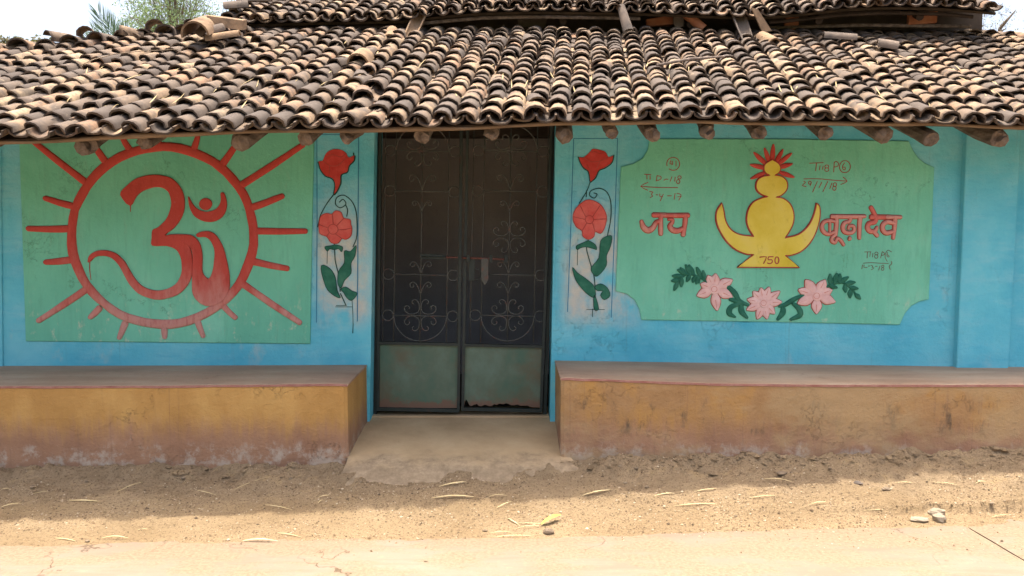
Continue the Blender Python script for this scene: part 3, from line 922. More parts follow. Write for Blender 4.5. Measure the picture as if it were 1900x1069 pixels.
edged('letter', zz(ZD, [[(1110,345,84),(1420,350,80)], [(1110,150,70),(1160,240,76),(1205,335,80)], [(1215,350,76),(1190,440,84),(1080,470,84),(1050,560,88),(1110,630,84),(1200,610,76),(1230,540,56)], [(1170,630,80),(1240,715,66)]]), Y1, 0.012, M['letter'], em, sub=3)
edged('letter', zz(ZD, [[(1420,350,80),(1700,350,66)], [(1585,350,80),(1578,540,78),(1550,770,50)], [(1560,470,76),(1440,440,80),(1350,500,84),(1345,600,84),(1420,660,84),(1540,630,76)]]), Y1, 0.0125, Lm, em, sub=3)
# chalk marks
mk = [ell(497,152,75,75,20,-200,130), [(470,115),(460,150),(492,155)], [(488,120),(486,165)], [(532,120),(530,180)],
      [(160,275),(240,280)], [(190,285),(192,330)], [(228,295),(228,335)], [(308,290),(298,352)], [(308,290),(350,300),(352,330),(305,350)], [(388,345),(412,330),(438,332)],
      [(482,300),(462,355)], [(520,305),(515,355)], ell(570,310,20,18,10), ell(556,360,20,24,10),
      [(118,412),(340,428),(552,430)], [(205,368),(118,412),(200,458)],
      [(222,475),(262,482),(240,505),(256,530),(228,546)], [(295,512),(318,515)], [(340,500),(342,535),(375,530)], [(382,505),(345,585)], [(430,525),(478,523)], [(518,495),(508,565)], [(540,495),(588,512),(560,575)], [(548,535),(590,530)]]
strokes('handwriting', zz(ZJ, mk), Y1, 0.0012, M['ink_red'], em, sub=2, w=1.45, rnd=False)
ZM = Z(1470, 285, 13.3615)
mk = [[(425,240),(600,232),(770,220)], [(600,240),(580,430)], [(690,300),(675,405)], [(765,310),(745,395)], ell(855,320,48,40,10), ell(855,400,50,46,10),
      [(1040,220),(1025,460)], [(1040,225),(1090,195),(1145,250),(1120,320),(1045,335)], ell(1305,325,135,150,24), [(1300,225),(1245,310),(1260,390),(1310,400),(1310,340),(1265,340)],
      [(285,630),(600,625),(900,650),(1340,685)], [(1260,585),(1360,695),(1200,770)],
      [(280,690),(330,720),(245,795),(345,820)], ell(437,725,35,38,10), [(465,730),(445,800)], [(620,690),(505,955)], [(730,715),(660,850)], [(880,690),(755,945)], [(980,730),(930,870)], ell(1055,770,42,48,10), ell(1045,860,42,52,10)]
strokes('handwriting', zz(ZM, mk), Y1, 0.0012, M['ink_red'], em, sub=2, w=1.4, rnd=False)
ZN = Z(1580, 455, 17.82)
mk = [[(425,230),(640,222)], [(525,235),(515,430)], [(620,230),(600,380)], [(700,270),(685,400)], ell(820,280,55,50,10), ell(815,375,58,60,10), [(1015,215),(960,430)], [(1015,215),(1090,270),(1080,320),(985,345)],
      [(1320,225),(1200,165),(1130,260),(1110,400),(1180,540)], [(1190,240),(1165,340),(1210,400),(1245,370),(1175,310)],
      [(390,598),(650,577),(930,592),(1220,610)], [(1315,540),(1330,620),(1245,690),(1280,800)], [(365,650),(340,790)], [(420,650),(410,730),(520,738)], [(550,690),(610,685)], [(640,660),(710,690),(670,725),(740,750),(650,815)], [(780,690),(850,695)], [(935,680),(895,825)], ell(1030,695,38,38,10), ell(1025,785,45,45,10)]
strokes('handwriting', zz(ZN, mk), Y1, 0.0012, M['ink_dark'], em, sub=2, w=1.3, rnd=False)
# garland
def petal_pts(c, tip, wid):
    d = np.array((tip[0]-c[0], tip[1]-c[1]), float); L = np.linalg.norm(d); d /= L
    return [(c[0]+d[0]*L*t, c[1]+d[1]*L*t, wid*k) for t, k in ((0.18, 0.45), (0.42, 0.95), (0.62, 1.0), (0.82, 0.62), (0.95, 0.22))]
for c, tips, wid, cr in [((465,325), [(630,238),(475,182),(405,200),(338,275),(304,385),(490,520),(630,397)], 92, 46),
                         ((910,450), [(812,342),(885,312),(962,303),(1058,343),(1077,440),(1010,548),(940,597),(850,597),(753,512),(758,415)], 72, 44),
                         ((1390,385), [(1285,238),(1465,240),(1530,330),(1557,442),(1385,550),(1213,457),(1219,330)], 94, 48)]:
    for tip in tips:
        edged('petal', [Z7(petal_pts(c, tip, wid))], Y1, 0.0095 + random.random()*0.002, M['pink'], em)
        d = np.array((tip[0]-c[0], tip[1]-c[1])); 
        strokes('petal_vein', [Z7([(c[0]+d[0]*0.5, c[1]+d[1]*0.5, 9), (c[0]+d[0]*0.85, c[1]+d[1]*0.85, 4)])], Y1 - 0.0095, 0.0022, M['letter_pale'], em, sub=1)
    relief('flower_center', Z7(ell(c[0], c[1], cr, cr, 18))[:-1], Y1, 0.0145, M['pink'], em, 0.005)
    strokes('center_ring', [[(p[0], p[1], 1.2) for p in Z7(ell(c[0], c[1], cr*0.55, cr*0.55, 14))[:-1]]], Y1 - 0.0145, 0.0012, M['letter_pale'], em, sub=1, closed=True)
for s in [[(585,300,46),(650,360,50),(690,430,44),(770,468,30)], [(605,412,40),(700,452,38)], [(690,455,44),(612,490,52),(602,545,56),(652,575,22)], [(705,465,40),(712,525,58),(760,582,26)],
          [(1268,376,26),(1180,420,46),(1095,470,44),(1045,480,26)], [(1175,455,36),(1228,500,50),(1236,560,50),(1150,600,26)], [(1085,485,44),(1082,540,56),(1035,598,28)]]:
    strokes('leaf', [Z7(s)], Y1, 0.009 + random.random()*0.003, M['leaf'], em)
def leaf_spray(stem_, leaves, w):
    strokes('stem', [Z7(stem_)], Y1, 0.008, M['leaf'], em)
    for a, b in leaves:
        m_ = ((a[0]+b[0])/2, (a[1]+b[1])/2)
        strokes('leaf', [Z7([(a[0], a[1], w*0.4), (m_[0], m_[1], w), (b[0], b[1], w*0.45)])], Y1, 0.0085 + random.random()*0.004, M['leaf'], em)
leaf_spray([(395,262,22),(330,215,22),(240,190,20),(170,215,18),(110,290,14)],
           [((375,240),(362,160)),((345,220),(305,130)),((310,205),(325,265)),((285,200),(235,108)),((250,195),(205,105)),((225,195),(135,150)),((245,195),(215,255)),((290,205),(270,262)),((190,210),(85,205)),((170,215),(165,300)),((150,240),(80,250)),((135,255),(100,335)),((205,195),(160,130)),((330,215),(300,275))], 46)
leaf_spray([(1478,302,24),(1560,270,24),(1640,270,22),(1710,330,20),(1765,400,14)],
           [((1510,285),(1510,190)),((1500,290),(1570,310)),((1545,270),(1570,185)),((1585,265),(1600,190)),((1600,262),(1672,215)),((1600,270),(1570,215)),((1650,275),(1733,262)),((1640,285),(1650,350)),((1690,310),(1758,318)),((1690,330),(1690,400)),((1735,365),(1782,410))], 48)

# ---- flower panels beside the door
ZA = Z(570, 250, 2.8857)
ZB = Z(1040, 250, 2.8917)
def flower_panel(T, d, corners, label):
    fp = relief('flower_panel', corners, YW, 0.003, M['blue_pale'], house, 0.001)
    fp['label'] = label
    Yf = YW - 0.003
    for s in d['border']:
        strokes('border_line', [T(s)], Yf, 0.0012, M['line_blue'], fp, sub=1, w=1.5, rnd=False)
    relief('rose', catmull(T(d['rose']), 3, True), Yf, 0.006, M['petal_red'], fp, 0.002)
    for s in d['rose_lines']:
        strokes('petal_line', [T(s)], Yf - 0.006, 0.0016, M['outline_red'], fp, w=1.3, rnd=False)
    for s in d['rose_dark']:
        strokes('rose_outline', [T(s)], Yf, 0.0068, M['line_green'], fp, w=2.0, rnd=False)
    for s in d['stems']:
        strokes('stem', [T(s)], Yf, 0.004, M['line_green'], fp, w=1.7, rnd=False)
    relief('blossom', catmull(T(d['blossom']), 3, True), Yf, 0.007, M['petal_coral'], fp, 0.003)
    c, r_ = d['bc']
    strokes('blossom_center', [[(p[0], p[1], 1.3) for p in T(ell(c[0], c[1], r_, r_, 14))[:-1]]], Yf - 0.007, 0.0016, M['outline_red'], fp, sub=1, closed=True, rnd=False)
    for s in d['bl_lines']:
        strokes('petal_line', [T(s)], Yf - 0.007, 0.0014, M['outline_red'], fp, w=1.4, rnd=False)
    strokes('blossom_outline', [[(p[0], p[1], 1.4) for p in catmull(T(d['blossom']), 3, True)]], Yf, 0.0074, M['outline_red'], fp, sub=1, closed=True, rnd=False)
    for s in d['leaves']:
        relief('leaf', catmull(T(s), 3, True), Yf, 0.005, M['leaf'], fp, 0.002)
        strokes('leaf_outline', [[(p[0], p[1], 1.1) for p in catmull(T(s), 3, True)]], Yf, 0.0054, M['line_green'], fp, sub=1, closed=True, rnd=False)
    for s in d['drips']:
        strokes('paint_drip', [T(s)], Yf, 0.0014, M['line_green'], fp, w=1.1, rnd=False)

dl = dict(
    border=[[(52,0),(53,480),(50,1005)], [(275,0),(272,500),(268,1000)], [(50,0),(275,0)]],
    rose=[(62,145),(82,140),(100,102),(130,82),(175,78),(208,97),(222,122),(254,112),(250,138),(225,165),(214,200),(181,215),(178,260),(160,300),(145,320),(150,270),(138,235),(100,220),(75,190)],
    rose_lines=[[(85,140),(120,165),(165,165),(210,125),(250,125)], [(100,120),(140,108),(180,120),(210,100)], [(120,165),(118,205)]],
    rose_dark=[[(60,147),(72,190),(98,222),(136,238),(148,270),(142,318)], [(250,112),(248,98)], [(256,115),(252,140),(226,168),(216,202),(184,217),(180,262),(162,302),(146,322)]],
    stems=[[(143,318),(105,370),(72,430),(62,470),(56,495)], [(245,600),(266,540),(264,430),(243,362),(200,325),(160,335),(152,372),(178,392),(207,372),(192,346),(172,362)], [(207,380),(216,405),(212,437)], [(145,585),(150,670),(168,750),(176,840)], [(178,850),(208,915)]],
    blossom=[(74,437),(105,421),(132,426),(152,408),(182,416),(196,446),(230,455),(234,480),(240,502),(234,542),(208,560),(186,556),(166,580),(130,578),(106,546),(70,530),(64,482)],
    bc=((138,507),27), bl_lines=[[(140,480),(135,428)], [(158,488),(196,448)], [(165,510),(200,508),(236,500)], [(112,500),(66,482)], [(118,525),(104,545)], [(150,532),(186,555)]],
    leaves=[[(95,600),(130,594),(152,590),(190,600),(184,627),(170,611),(145,616),(120,612),(108,624)], [(200,622),(232,626),(262,592),(256,650),(235,690),(235,742),(200,780),(180,822),(164,790),(170,730),(200,685)],
            [(76,700),(120,715),(150,762),(160,832),(178,872),(150,865),(110,830),(85,770)], [(180,828),(205,815),(240,836),(268,850),(240,887),(215,875),(195,845)]],
    drips=[[(152,922),(240,922)], [(155,915),(210,915)], [(240,880),(245,970),(244,1062)], [(108,615),(106,690)]])
flower_panel(ZA, dl, [(588, 225), (665, 225), (664, 420), (662, 600), (587, 600), (588, 420)], 'painted rose and red blossom between om panel and door')
dr = dict(
    border=[[(70,22),(55,500),(38,950)], [(306,22),(290,500),(272,980)], [(70,22),(306,20)]],
    rose=[(95,121),(125,120),(158,92),(172,77),(205,80),(240,92),(258,120),(284,113),(275,147),(240,175),(205,190),(186,230),(160,252),(150,197),(125,177),(106,147)],
    rose_lines=[[(125,122),(160,145),(210,142),(258,122)], [(160,95),(185,92),(210,102),(240,94)], [(140,160),(160,195)], [(212,145),(195,180)]],
    rose_dark=[[(95,120),(105,150),(124,180),(149,200),(158,250)], [(286,110),(277,150),(242,178),(207,193),(188,232),(162,255)]],
    stems=[[(160,252),(140,305),(100,368)], [(140,300),(138,335)], [(252,545),(269,450),(269,360),(250,310),(210,288),(165,300),(155,325),(180,341),(196,320),(178,313)], [(148,565),(140,615),(160,690),(180,760),(186,830)], [(180,868),(192,930)]],
    blossom=[(74,412),(100,376),(140,352),(180,356),(216,378),(240,416),(246,450),(235,502),(215,530),(186,520),(180,546),(150,563),(120,546),(115,515),(85,496),(68,455)],
    bc=((155,455),22), bl_lines=[[(135,440),(105,380)], [(172,440),(212,380)], [(178,455),(243,452)], [(132,455),(70,440)], [(140,475),(118,512)], [(172,475),(186,520)]],
    leaves=[[(85,597),(120,580),(150,570),(186,590),(193,617),(175,611),(140,602),(110,606),(90,617)], [(215,570),(250,545),(276,545),(268,600),(246,650),(246,702),(200,757),(175,747),(164,715),(205,660)],
            [(64,712),(90,740),(140,775),(180,815),(186,872),(150,860),(110,820),(80,775)], [(185,815),(215,800),(250,820),(266,862),(235,886),(214,862),(226,838),(195,836)], [(178,868),(188,870),(205,935),(180,936)]],
    drips=[[(140,938),(236,938)], [(172,935),(172,978)], [(92,615),(90,700)]])
flower_panel(ZB, dr, [(1058, 225), (1150, 225), (1145, 420), (1138, 600), (1049, 600), (1056, 420)], 'painted rose and coral blossom between door and emblem panel')

# ------------------------------------------------------------------ double door
def D(px, py): return P(px, py, YD)
def seg(name, pts, r, mat, parent, n=6, off=0.0, sub=0):
    if sub: pts = catmull(pts, sub)
    w = []
    for p in pts:
        q = D(p[0], p[1]); q.y -= off; w.append(q)
    mb = MB(); mb.tube(w, r, n)
    return mb.build(name, mat, parent, smooth=True)
def bar_box(mb, pa, pb, wpx, dep, y0=0.0):
    a, b = D(*pa), D(*pb)
    d = (b - a).normalized(); s = Vector((d.z, 0, -d.x)) * (wpx * YD / FOC / 2)
    v = []
    for yy in (YD - dep + y0, YD + dep + y0):
        for q in (a - s, a + s, b + s, b - s): v.append((q.x, yy, q.z))
    mb.add(v, [(0,1,2,3),(7,6,5,4),(0,4,5,1),(1,5,6,2),(2,6,7,3),(3,7,4,0)])
def door_leaf(xl, xr, cx, sheet, label, rusty, mid):
    """xl/xr/cx: photo x at y=250 and y=765"""
    def X(pr, y): return pr[0] + (pr[1] - pr[0]) * (y - 250) / 515.0
    mb = MB()
    yt, yb = 228, 762
    bar_box(mb, (X(xl, yt) + 2.5, yt), (X(xl, yb) + 2.5, yb), 5, 0.014)
    bar_box(mb, (X(xr, yt) - 2.5, yt), (X(xr, yb) - 2.5, yb), 5, 0.0145)
    yr_ = 637 if not rusty else 641
    bar_box(mb, (X(xl, yr_) + 1, yr_ - 1), (X(xr, yr_) - 1, yr_ + 2), 5, 0.016)
    bar_box(mb, (X(xl, 760) + 1, 758.5), (X(xr, 760) - 1, 761.5), 6, 0.0155)
    bar_box(mb, (X(xl, yt), yt), (X(xr, yt), yt), 5, 0.0165)
    leaf = mb.build('door_leaf', M['frame'], house)
    leaf['label'] = label
    # sheet
    ys0, ys1 = yr_ + 2, 757
    if not rusty:
        sp = [(X(xl, ys0) + 4, ys0), (X(xr, ys0) - 4, ys0 + 2), (X(xr, ys1) - 4, ys1), (X(xl, ys1) + 4, ys1)]
    else:
        sp = [(X(xl, ys0) + 4, ys0), (X(xr, ys0) - 4, ys0 + 2)]
        edge = [(1.0, 757), (0.93, 755.5), (0.89, 756), (0.86, 755), (0.83, 752), (0.80, 753), (0.77, 752), (0.75, 754), (0.72, 751), (0.70, 750.5), (0.66, 752), (0.62, 752), (0.58, 749), (0.55, 748), (0.52, 750), (0.47, 748.5), (0.43, 751), (0.40, 750), (0.36, 753.5), (0.33, 754), (0.29, 751.5), (0.26, 752), (0.23, 754), (0.2, 753), (0.17, 750), (0.14, 751), (0.1, 753.5), (0.07, 751), (0.05, 744), (0.035, 741), (0.02, 746), (0.0, 756)]
        a_, b_ = X(xl, 750) + 4, X(xr, 750) - 4
        sp += [(a_ + (b_ - a_)*t, y) for t, y in edge]
    relief('sheet_panel', sp, YD + 0.006, 0.003, M['sheet'], leaf, 0.0005)
    # scroll work
    k = 1 / 3.143
    gm = M['grille']
    rr = 0.0042
    for y, rows in ((585, 'b'), (509, ''), (354, ''), (279, 't')):
        c = X(cx, y)
        seg('bar', [(c - 50, y), (c + 49, y + 2)], rr, gm, leaf, 5)
        for s in (-60, 60):
            ring_ = [(c + s + 10*math.cos(t*math.pi/9), y + (0 if s < 0 else 2) + 10*math.sin(t*math.pi/9)) for t in range(19)]
            seg('ring', ring_, rr, gm, leaf, 5)
    for s in (-49, 49):
        seg('bar', [(X(cx, 230) + s, 230), (X(cx, 636) + s, 636)], rr*0.8, gm, leaf, 5)
    for s in (-69, 69):
        seg('bar', [(X(cx, 230) + s, 230), (X(cx, 636) + s, 636)], rr*0.7, gm, leaf, 5)
    seg('bar', [(X(cx, 230), 230), (X(cx, 636), 636)], rr*0.9, gm, leaf, 5)
    c = X(cx, 585)
    seg('arch', [(c - 49*math.cos(R(t)), 586 + 47*math.sin(R(t))) for t in range(0, 181, 10)], rr, gm, leaf, 5)
    c = X(cx, 279)
    seg('arch', [(c - 49*math.cos(R(t)), 279 - 47*math.sin(R(t))) for t in range(0, 181, 10)], rr, gm, leaf, 5)
    sc = [(-37,-64),(-48,-74),(-42,-88),(-24,-89),(-10,-72),(-5,-42),(-14,-18),(-40,-6),(-70,-10),(-90,-28),(-90,-48),(-74,-56),(-62,-44),(-68,-34)]
    for y in (585, 279) + ((440,) if mid else ()):
        c = X(cx, y)
        for sx in (-1, 1):
            for sy in (-1, 1):
                seg('scroll', [(c + sx*-p[0]*k, y + sy*-p[1]*k) for p in sc], rr, gm, leaf, 5, sub=3)
    vs = [(0,0),(12,-34),(28,-62),(48,-70),(62,-55),(54,-40),(40,-44),(42,-54)]
    for y, g_ in ((546, 1.0), (508, 1.0), (352, 1.25), (393, 0.9)):
        c = X(cx, y)
        for sx in (-1, 1):
            seg('scroll', [(c + sx*p[0]*k*g_, y + p[1]*k*g_) for p in vs], rr, gm, leaf, 5, sub=3)
    return leaf
lf1 = door_leaf((703, 699), (859, 853), (784.5, 777), None, 'door leaf with whole green sheet panel, next to the om panel side', False, False)
lf2 = door_leaf((865, 856), (1025, 1006), (948.5, 938), None, 'door leaf with rusted-through sheet panel and hanging hasp', True, True)
# bolt and hasp
seg('bolt', [(783, 476), (845, 477)], 0.006, M['frame'], lf1, 6, 0.022)
seg('bolt', [(828, 477), (850, 477.5)], 0.0065, M['rod'], lf1, 6, 0.030)
seg('bolt', [(858, 478), (938, 481)], 0.0072, M['rod'], lf2, 6, 0.030)
relief('bolt_plate', [(780, 471), (824, 473), (824, 481), (780, 480)], YD - 0.016, 0.006, M['frame'], lf1, 0.001)
relief('hasp', [(893, 480), (906, 480), (906, 519), (899.5, 530), (893, 519)], YD - 0.034, 0.004, M['grille'], lf2, 0.001)
relief('bolt_plate', [(870, 481), (881, 481), (880, 521), (870, 521)], YD - 0.020, 0.004, M['frame'], lf2, 0.001)
for x in (866, 908, 936):
    relief('bolt_bracket', [(x, 474), (x + 6, 474), (x + 6, 487), (x, 487)], YD - 0.030, 0.012, M['frame'], lf2, 0.002)
# frame of the door
mb = MB()
bar_box(mb, (700, 225), (695, 770), 6, 0.03, 0.045)
bar_box(mb, (1029, 225), (1011, 770), 6, 0.03, 0.045)
bar_box(mb, (690, 224), (1040, 224), 8, 0.03, 0.048)
mb.build('door_frame', M['frame'], house)
th = MB(); a_ = D(690, 768); b_ = D(1018, 772)
th.box(a_.x, b_.x, YD - 0.03, YD + 0.09, SILL - 0.05, SILL + 0.004); th.build('threshold', M['apron'], house)

# ------------------------------------------------------------------ benches
def bench(label, back, front, x_end, side, mat):
    """back / front: photo points of the top edges; x_end: inner end"""
    bx = [P(a, b, YW) for a, b in back]; fx = [P(a, b, YB) for a, b in front]
    if side < 0: x0, x1 = HX0 - 0.1, x_end
    else: x0, x1 = x_end, HX1 + 0.1
    n = int((x1 - x0) / 0.02)
    root = empty('bench', ((x0 + x1) / 2, YB + 0.3, 0.1))
    tag(root, label, 'bench', 'plaster benches against the house front')
    v, f = [], []
    tv, tf = [], []
    lv, lf = [], []
    for i in range(n + 1):
        x = x0 + (x1 - x0) * i / n
        zb = float(np.interp(x, [p.x for p in bx], [p.z for p in bx]))
        zf = float(np.interp(x, [p.x for p in fx], [p.z for p in fx]))
        w = 0.006 * mnoise.noise(Vector((x*1.7, side, 0))) + 0.0025 * mnoise.noise(Vector((x*9, side, 3)))
        de = abs(x - x_end)
        soft = 0.016*max(0, 1 - de/0.03)**2
        w += 0.010*mnoise.noise(Vector((x*0.9, side, 5))) + soft
        zf -= 0.008*max(0, 1 - de/0.06)**2 + 0.004*max(0, mnoise.noise(Vector((x*6, side, 8))))
        w2 = 0.007*mnoise.noise(Vector((x*2.3, side, 11)))
        sec = [(YB + w + 0.010 + w2, 0.02), (YB + w + 0.004 + w2, 0.22), (YB + w - w2*0.6, 0.4), (YB + w, zf - 0.020), (YB + w + 0.005, zf - 0.009)]
        for y, z in sec: v.append((x, y, z))
        v.append((x, YW + 0.02, zb - 0.009)); v.append((x, YW + 0.02, 0.02))
        ts = [(YB + w - 0.002, zf - 0.012), (YB + w + 0.001, zf - 0.004), (YB + w + 0.010, zf), (YB + 0.3, (zf + zb)/2 + 0.004*mnoise.noise(Vector((x*2, 4, side)))), (YW + 0.004, zb), (YW + 0.004, zb - 0.012)]
        for y, z in ts: tv.append((x, y, z))
    m = 7
    for i in range(n):
        for k in range(m):
            k2 = (k + 1) % m
            f.append((i*m+k, (i+1)*m+k, (i+1)*m+k2, i*m+k2))
    f.append(tuple(range(m))); f.append(tuple(n*m + k for k in range(m-1, -1, -1)))
    m = 6
    for i in range(n):
        for k in range(m):
            k2 = (k + 1) % m
            tf.append((i*m+k, (i+1)*m+k, (i+1)*m+k2, i*m+k2))
    tf.append(tuple(range(m))); tf.append(tuple(n*m + k for k in range(m-1, -1, -1)))
    # slightly overhang the end
    tv = [(p[0] + (0.003*side*-1 if abs(p[0]-x_end) < 1e-6 else 0), p[1], p[2]) for p in tv]
    mesh_obj('body', v, f, mat, root)
    mesh_obj('seat_top', tv, tf, M['bench_top'], root)
    # painted maroon line just below the edge
    for i in range(n + 1):
        x = x0 + (x1 - x0) * i / n
        zf = float(np.interp(x, [p.x for p in fx], [p.z for p in fx]))
        de = abs(x - x_end)
        w = 0.006 * mnoise.noise(Vector((x*1.7, side, 0))) + 0.0025 * mnoise.noise(Vector((x*9, side, 3))) + 0.010*mnoise.noise(Vector((x*0.9, side, 5))) + 0.016*max(0, 1 - de/0.03)**2
        zf -= 0.008*max(0, 1 - de/0.06)**2 + 0.004*max(0, mnoise.noise(Vector((x*6, side, 8))))
        jn_ = 0.004*mnoise.noise(Vector((x*6, 1, 1)))
        lv += [(x, YB + w - 0.0032, zf - 0.003), (x, YB + w - 0.0032, zf - 0.0155 + jn_), (x, YB + w + 0.003, zf - 0.0155 + jn_), (x, YB + w + 0.003, zf - 0.003)]
    for i in range(n):
        for k in range(4):
            k2 = (k + 1) % 4
            lf.append((i*4+k, (i+1)*4+k, (i+1)*4+k2, i*4+k2))
    lf.append((0,1,2,3)); lf.append((n*4+3, n*4+2, n*4+1, n*4))
    mesh_obj('edge_line', lv, lf, M['bench_line'], root)
    return root
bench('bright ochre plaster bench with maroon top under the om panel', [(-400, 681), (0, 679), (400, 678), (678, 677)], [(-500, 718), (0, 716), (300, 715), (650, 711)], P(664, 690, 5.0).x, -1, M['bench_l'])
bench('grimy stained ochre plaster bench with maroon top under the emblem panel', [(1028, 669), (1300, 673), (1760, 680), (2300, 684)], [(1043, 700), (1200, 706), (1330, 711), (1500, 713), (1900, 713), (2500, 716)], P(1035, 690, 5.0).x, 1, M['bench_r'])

# ------------------------------------------------------------------ clay tiles
def tile_mesh_data(seed, length=0.22, w0=0.058, w1=0.048, h0=0.052, h1=0.042, th=0.011, chip=0.0, seg_=6):
    rr = random.Random(seed)
    ws = 1 + rr.uniform(-0.08, 0.08)
    v, f = [], []
    m = seg_ + 1
    skew = rr.uniform(-0.006, 0.006)
    ends = [rr.uniform(-0.008, 0.008) for _ in range(m)]
    for iy, (y, w, h) in enumerate(((0.0, w0*ws, h0), (length, w1*ws, h1))):
        for layer in (0, 1):
            for k in range(m):
                a = math.pi * k / seg_
                e = 0.0 if layer == 0 else th
                jj = 1 + rr.uniform(-0.03, 0.03)
                yy = y + (ends[k] if iy == 0 else 0)
                if chip and iy == 0 and k <= chip: yy += 0.04 * (chip + 1 - k) / (chip + 1)
                v.append((-math.cos(a) * (w - e*0.9) * jj + skew*iy, yy, math.sin(a) ** 0.85 * (h - e) * jj))
    # index: end*2m + layer*m + k
    o0, i0, o1, i1 = 0, m, 2*m, 3*m
    for k in range(seg_):
        f.append((o0+k, o0+k+1, o1+k+1, o1+k))
        f.append((i0+k+1, i0+k, i1+k, i1+k+1))
        f.append((o0+k+1, o0+k, i0+k, i0+k+1))
        f.append((o1+k, o1+k+1, i1+k+1, i1+k))
    f.append((o0, o1, i1, i0)); f.append((o0+seg_, i0+seg_, i1+seg_, o1+seg_))
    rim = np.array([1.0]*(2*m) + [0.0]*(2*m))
    return np.array(v), f, rim

NV = 12
TV = [tile_mesh_data(s, chip=(3 if s in (4,) else 2 if s == 11 else 1 if s in (7, 9) else 0)) for s in range(NV)]
CV = [tile_mesh_data(100 + s, length=0.22, w0=0.062, w1=0.056, h0=0.046, h1=0.044) for s in range(6)]
def to_mesh(name, vf, mat):
    me = bpy.data.meshes.new(name)
    me.from_pydata(vf[0].tolist(), [], vf[1])
    me.materials.append(mat)
    sm = [True] * len(me.polygons)
    for i, p in enumerate(me.polygons):
        if i % 4 in (2, 3) or i >= 24: sm[i] = False
    me.polygons.foreach_set('use_smooth', sm)
    me.set_sharp_from_angle(angle=R(50))
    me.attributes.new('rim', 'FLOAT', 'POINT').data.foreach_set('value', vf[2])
    me.update()
    return me
TM = [to_mesh('tile', t, M['tile']) for t in TV]

class Field:
    def __init__(self): self.V = []; self.F = []; self.n = 0; self.A = []
    def put(self, vf, mat4):
        a = np.asarray(mat4)
        v = vf[0] @ a[:3, :3].T + a[:3, 3]
        self.V.append(v); self.A.append(vf[2])
        self.F.extend([tuple(i + self.n for i in q) for q in vf[1]])
        self.n += len(v)
    def build(self, name, mat, parent):
        v = np.concatenate(self.V)
        o = mesh_obj(name, v, self.F, mat, parent)
        sm = [True] * len(self.F)
        o.data.polygons.foreach_set('use_smooth', sm)
        o.data.set_sharp_from_angle(angle=R(50))
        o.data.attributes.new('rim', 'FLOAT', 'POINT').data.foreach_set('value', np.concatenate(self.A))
        return o

def tile_matrix(base, s, n, h, tilt, yaw, roll, flip=False, sc=1.0, scy=1.0):
    M3 = Matrix((s, UPN, n)).transposed()
    rot = Matrix.Rotation(yaw, 3, 'Z') @ Matrix.Rotation(-tilt, 3, 'X') @ Matrix.Rotation(roll, 3, 'Y')
    if flip: rot = rot @ Matrix.Rotation(math.pi, 3, 'Y')
    A = (M3 @ rot @ Matrix.Diagonal((sc, sc * scy, sc))).to_4x4()
    A.translation = base + n * h
    return A

SP = 0.125
covers, chans = [], []
x = -4.75
ci = 0
while x < 4.95:
    L = run_len(x)
    s, n = frame_at(x)
    # covers
    t = -0.012 + random.uniform(-0.034, 0.026)
    wob = random.uniform(0, 6)
    row = 0
    drift = 0.0
    while t < L:
        e = eave(x) + UPN * t
        drift = 0.007 * math.sin(t*3 + wob)
        base = e + s * (drift + random.uniform(-0.005, 0.005))
        lift = 0.036 + random.uniform(-0.004, 0.008) + 0.014*mnoise.noise(Vector((x*1.6, t*2.0, 3)))
        tilt = random.gauss(0.105, 0.022)
        yaw = random.gauss(0, 0.045)
        if random.random() < 0.05: yaw += random.choice((-1, 1)) * random.uniform(0.1, 0.28); lift += 0.010
        roll = random.gauss(0, 0.05)
        scy = random.uniform(0.92, 1.12)
        A = tile_matrix(base, s, n, lift, tilt, yaw, roll, sc=random.uniform(0.93, 1.07), scy=scy)
        covers.append((A, random.randrange(NV), row))
        ex = random.uniform(0.11, 0.185) if row < 4 else random.uniform(0.08, 0.16)
        if x < -0.7: ex *= 1.18
        t += ex
        row += 1
    # channels
    t = -0.03 + random.uniform(-0.026, 0.024)
    row = 0
    while t < L:
        e = eave(x + SP/2) + UPN * t
        A = tile_matrix(e + s*random.uniform(-0.004, 0.004), s, n, 0.060, random.gauss(0.07, 0.02), random.gauss(0, 0.04), random.gauss(0, 0.05), flip=True)
        chans.append((A, random.randrange(6), row))
        t += random.uniform(0.13, 0.17)
        row += 1
    x += SP * random.uniform(0.97, 1.03)
    ci += 1

# lower roof underlay (bamboo mat) as the body of the roof
dv, df = [], []
xsD = np.linspace(-4.85, 5.0, 60)
for xx in xsD:
    L = run_len(xx); s, n = frame_at(xx); e = eave(xx)
    a = e + UPN*0.03 - n*0.006; b = e + UPN*(L + 0.02) - n*0.006
    for p in (a, b, b - n*0.016, a - n*0.016): dv.append(tuple(p))
for i in range(len(xsD) - 1):
    for k in range(4):
        k2 = (k + 1) % 4
        df.append((i*4+k, (i+1)*4+k, (i+1)*4+k2, i*4+k2))
df.append((0,1,2,3)); q = (len(xsD)-1)*4; df.append((q+3, q+2, q+1, q))
lroof = mesh_obj('lower_roof', dv, df, M['deck'], house)
lroof['label'] = 'low sloping roof of weathered half-round clay tiles'

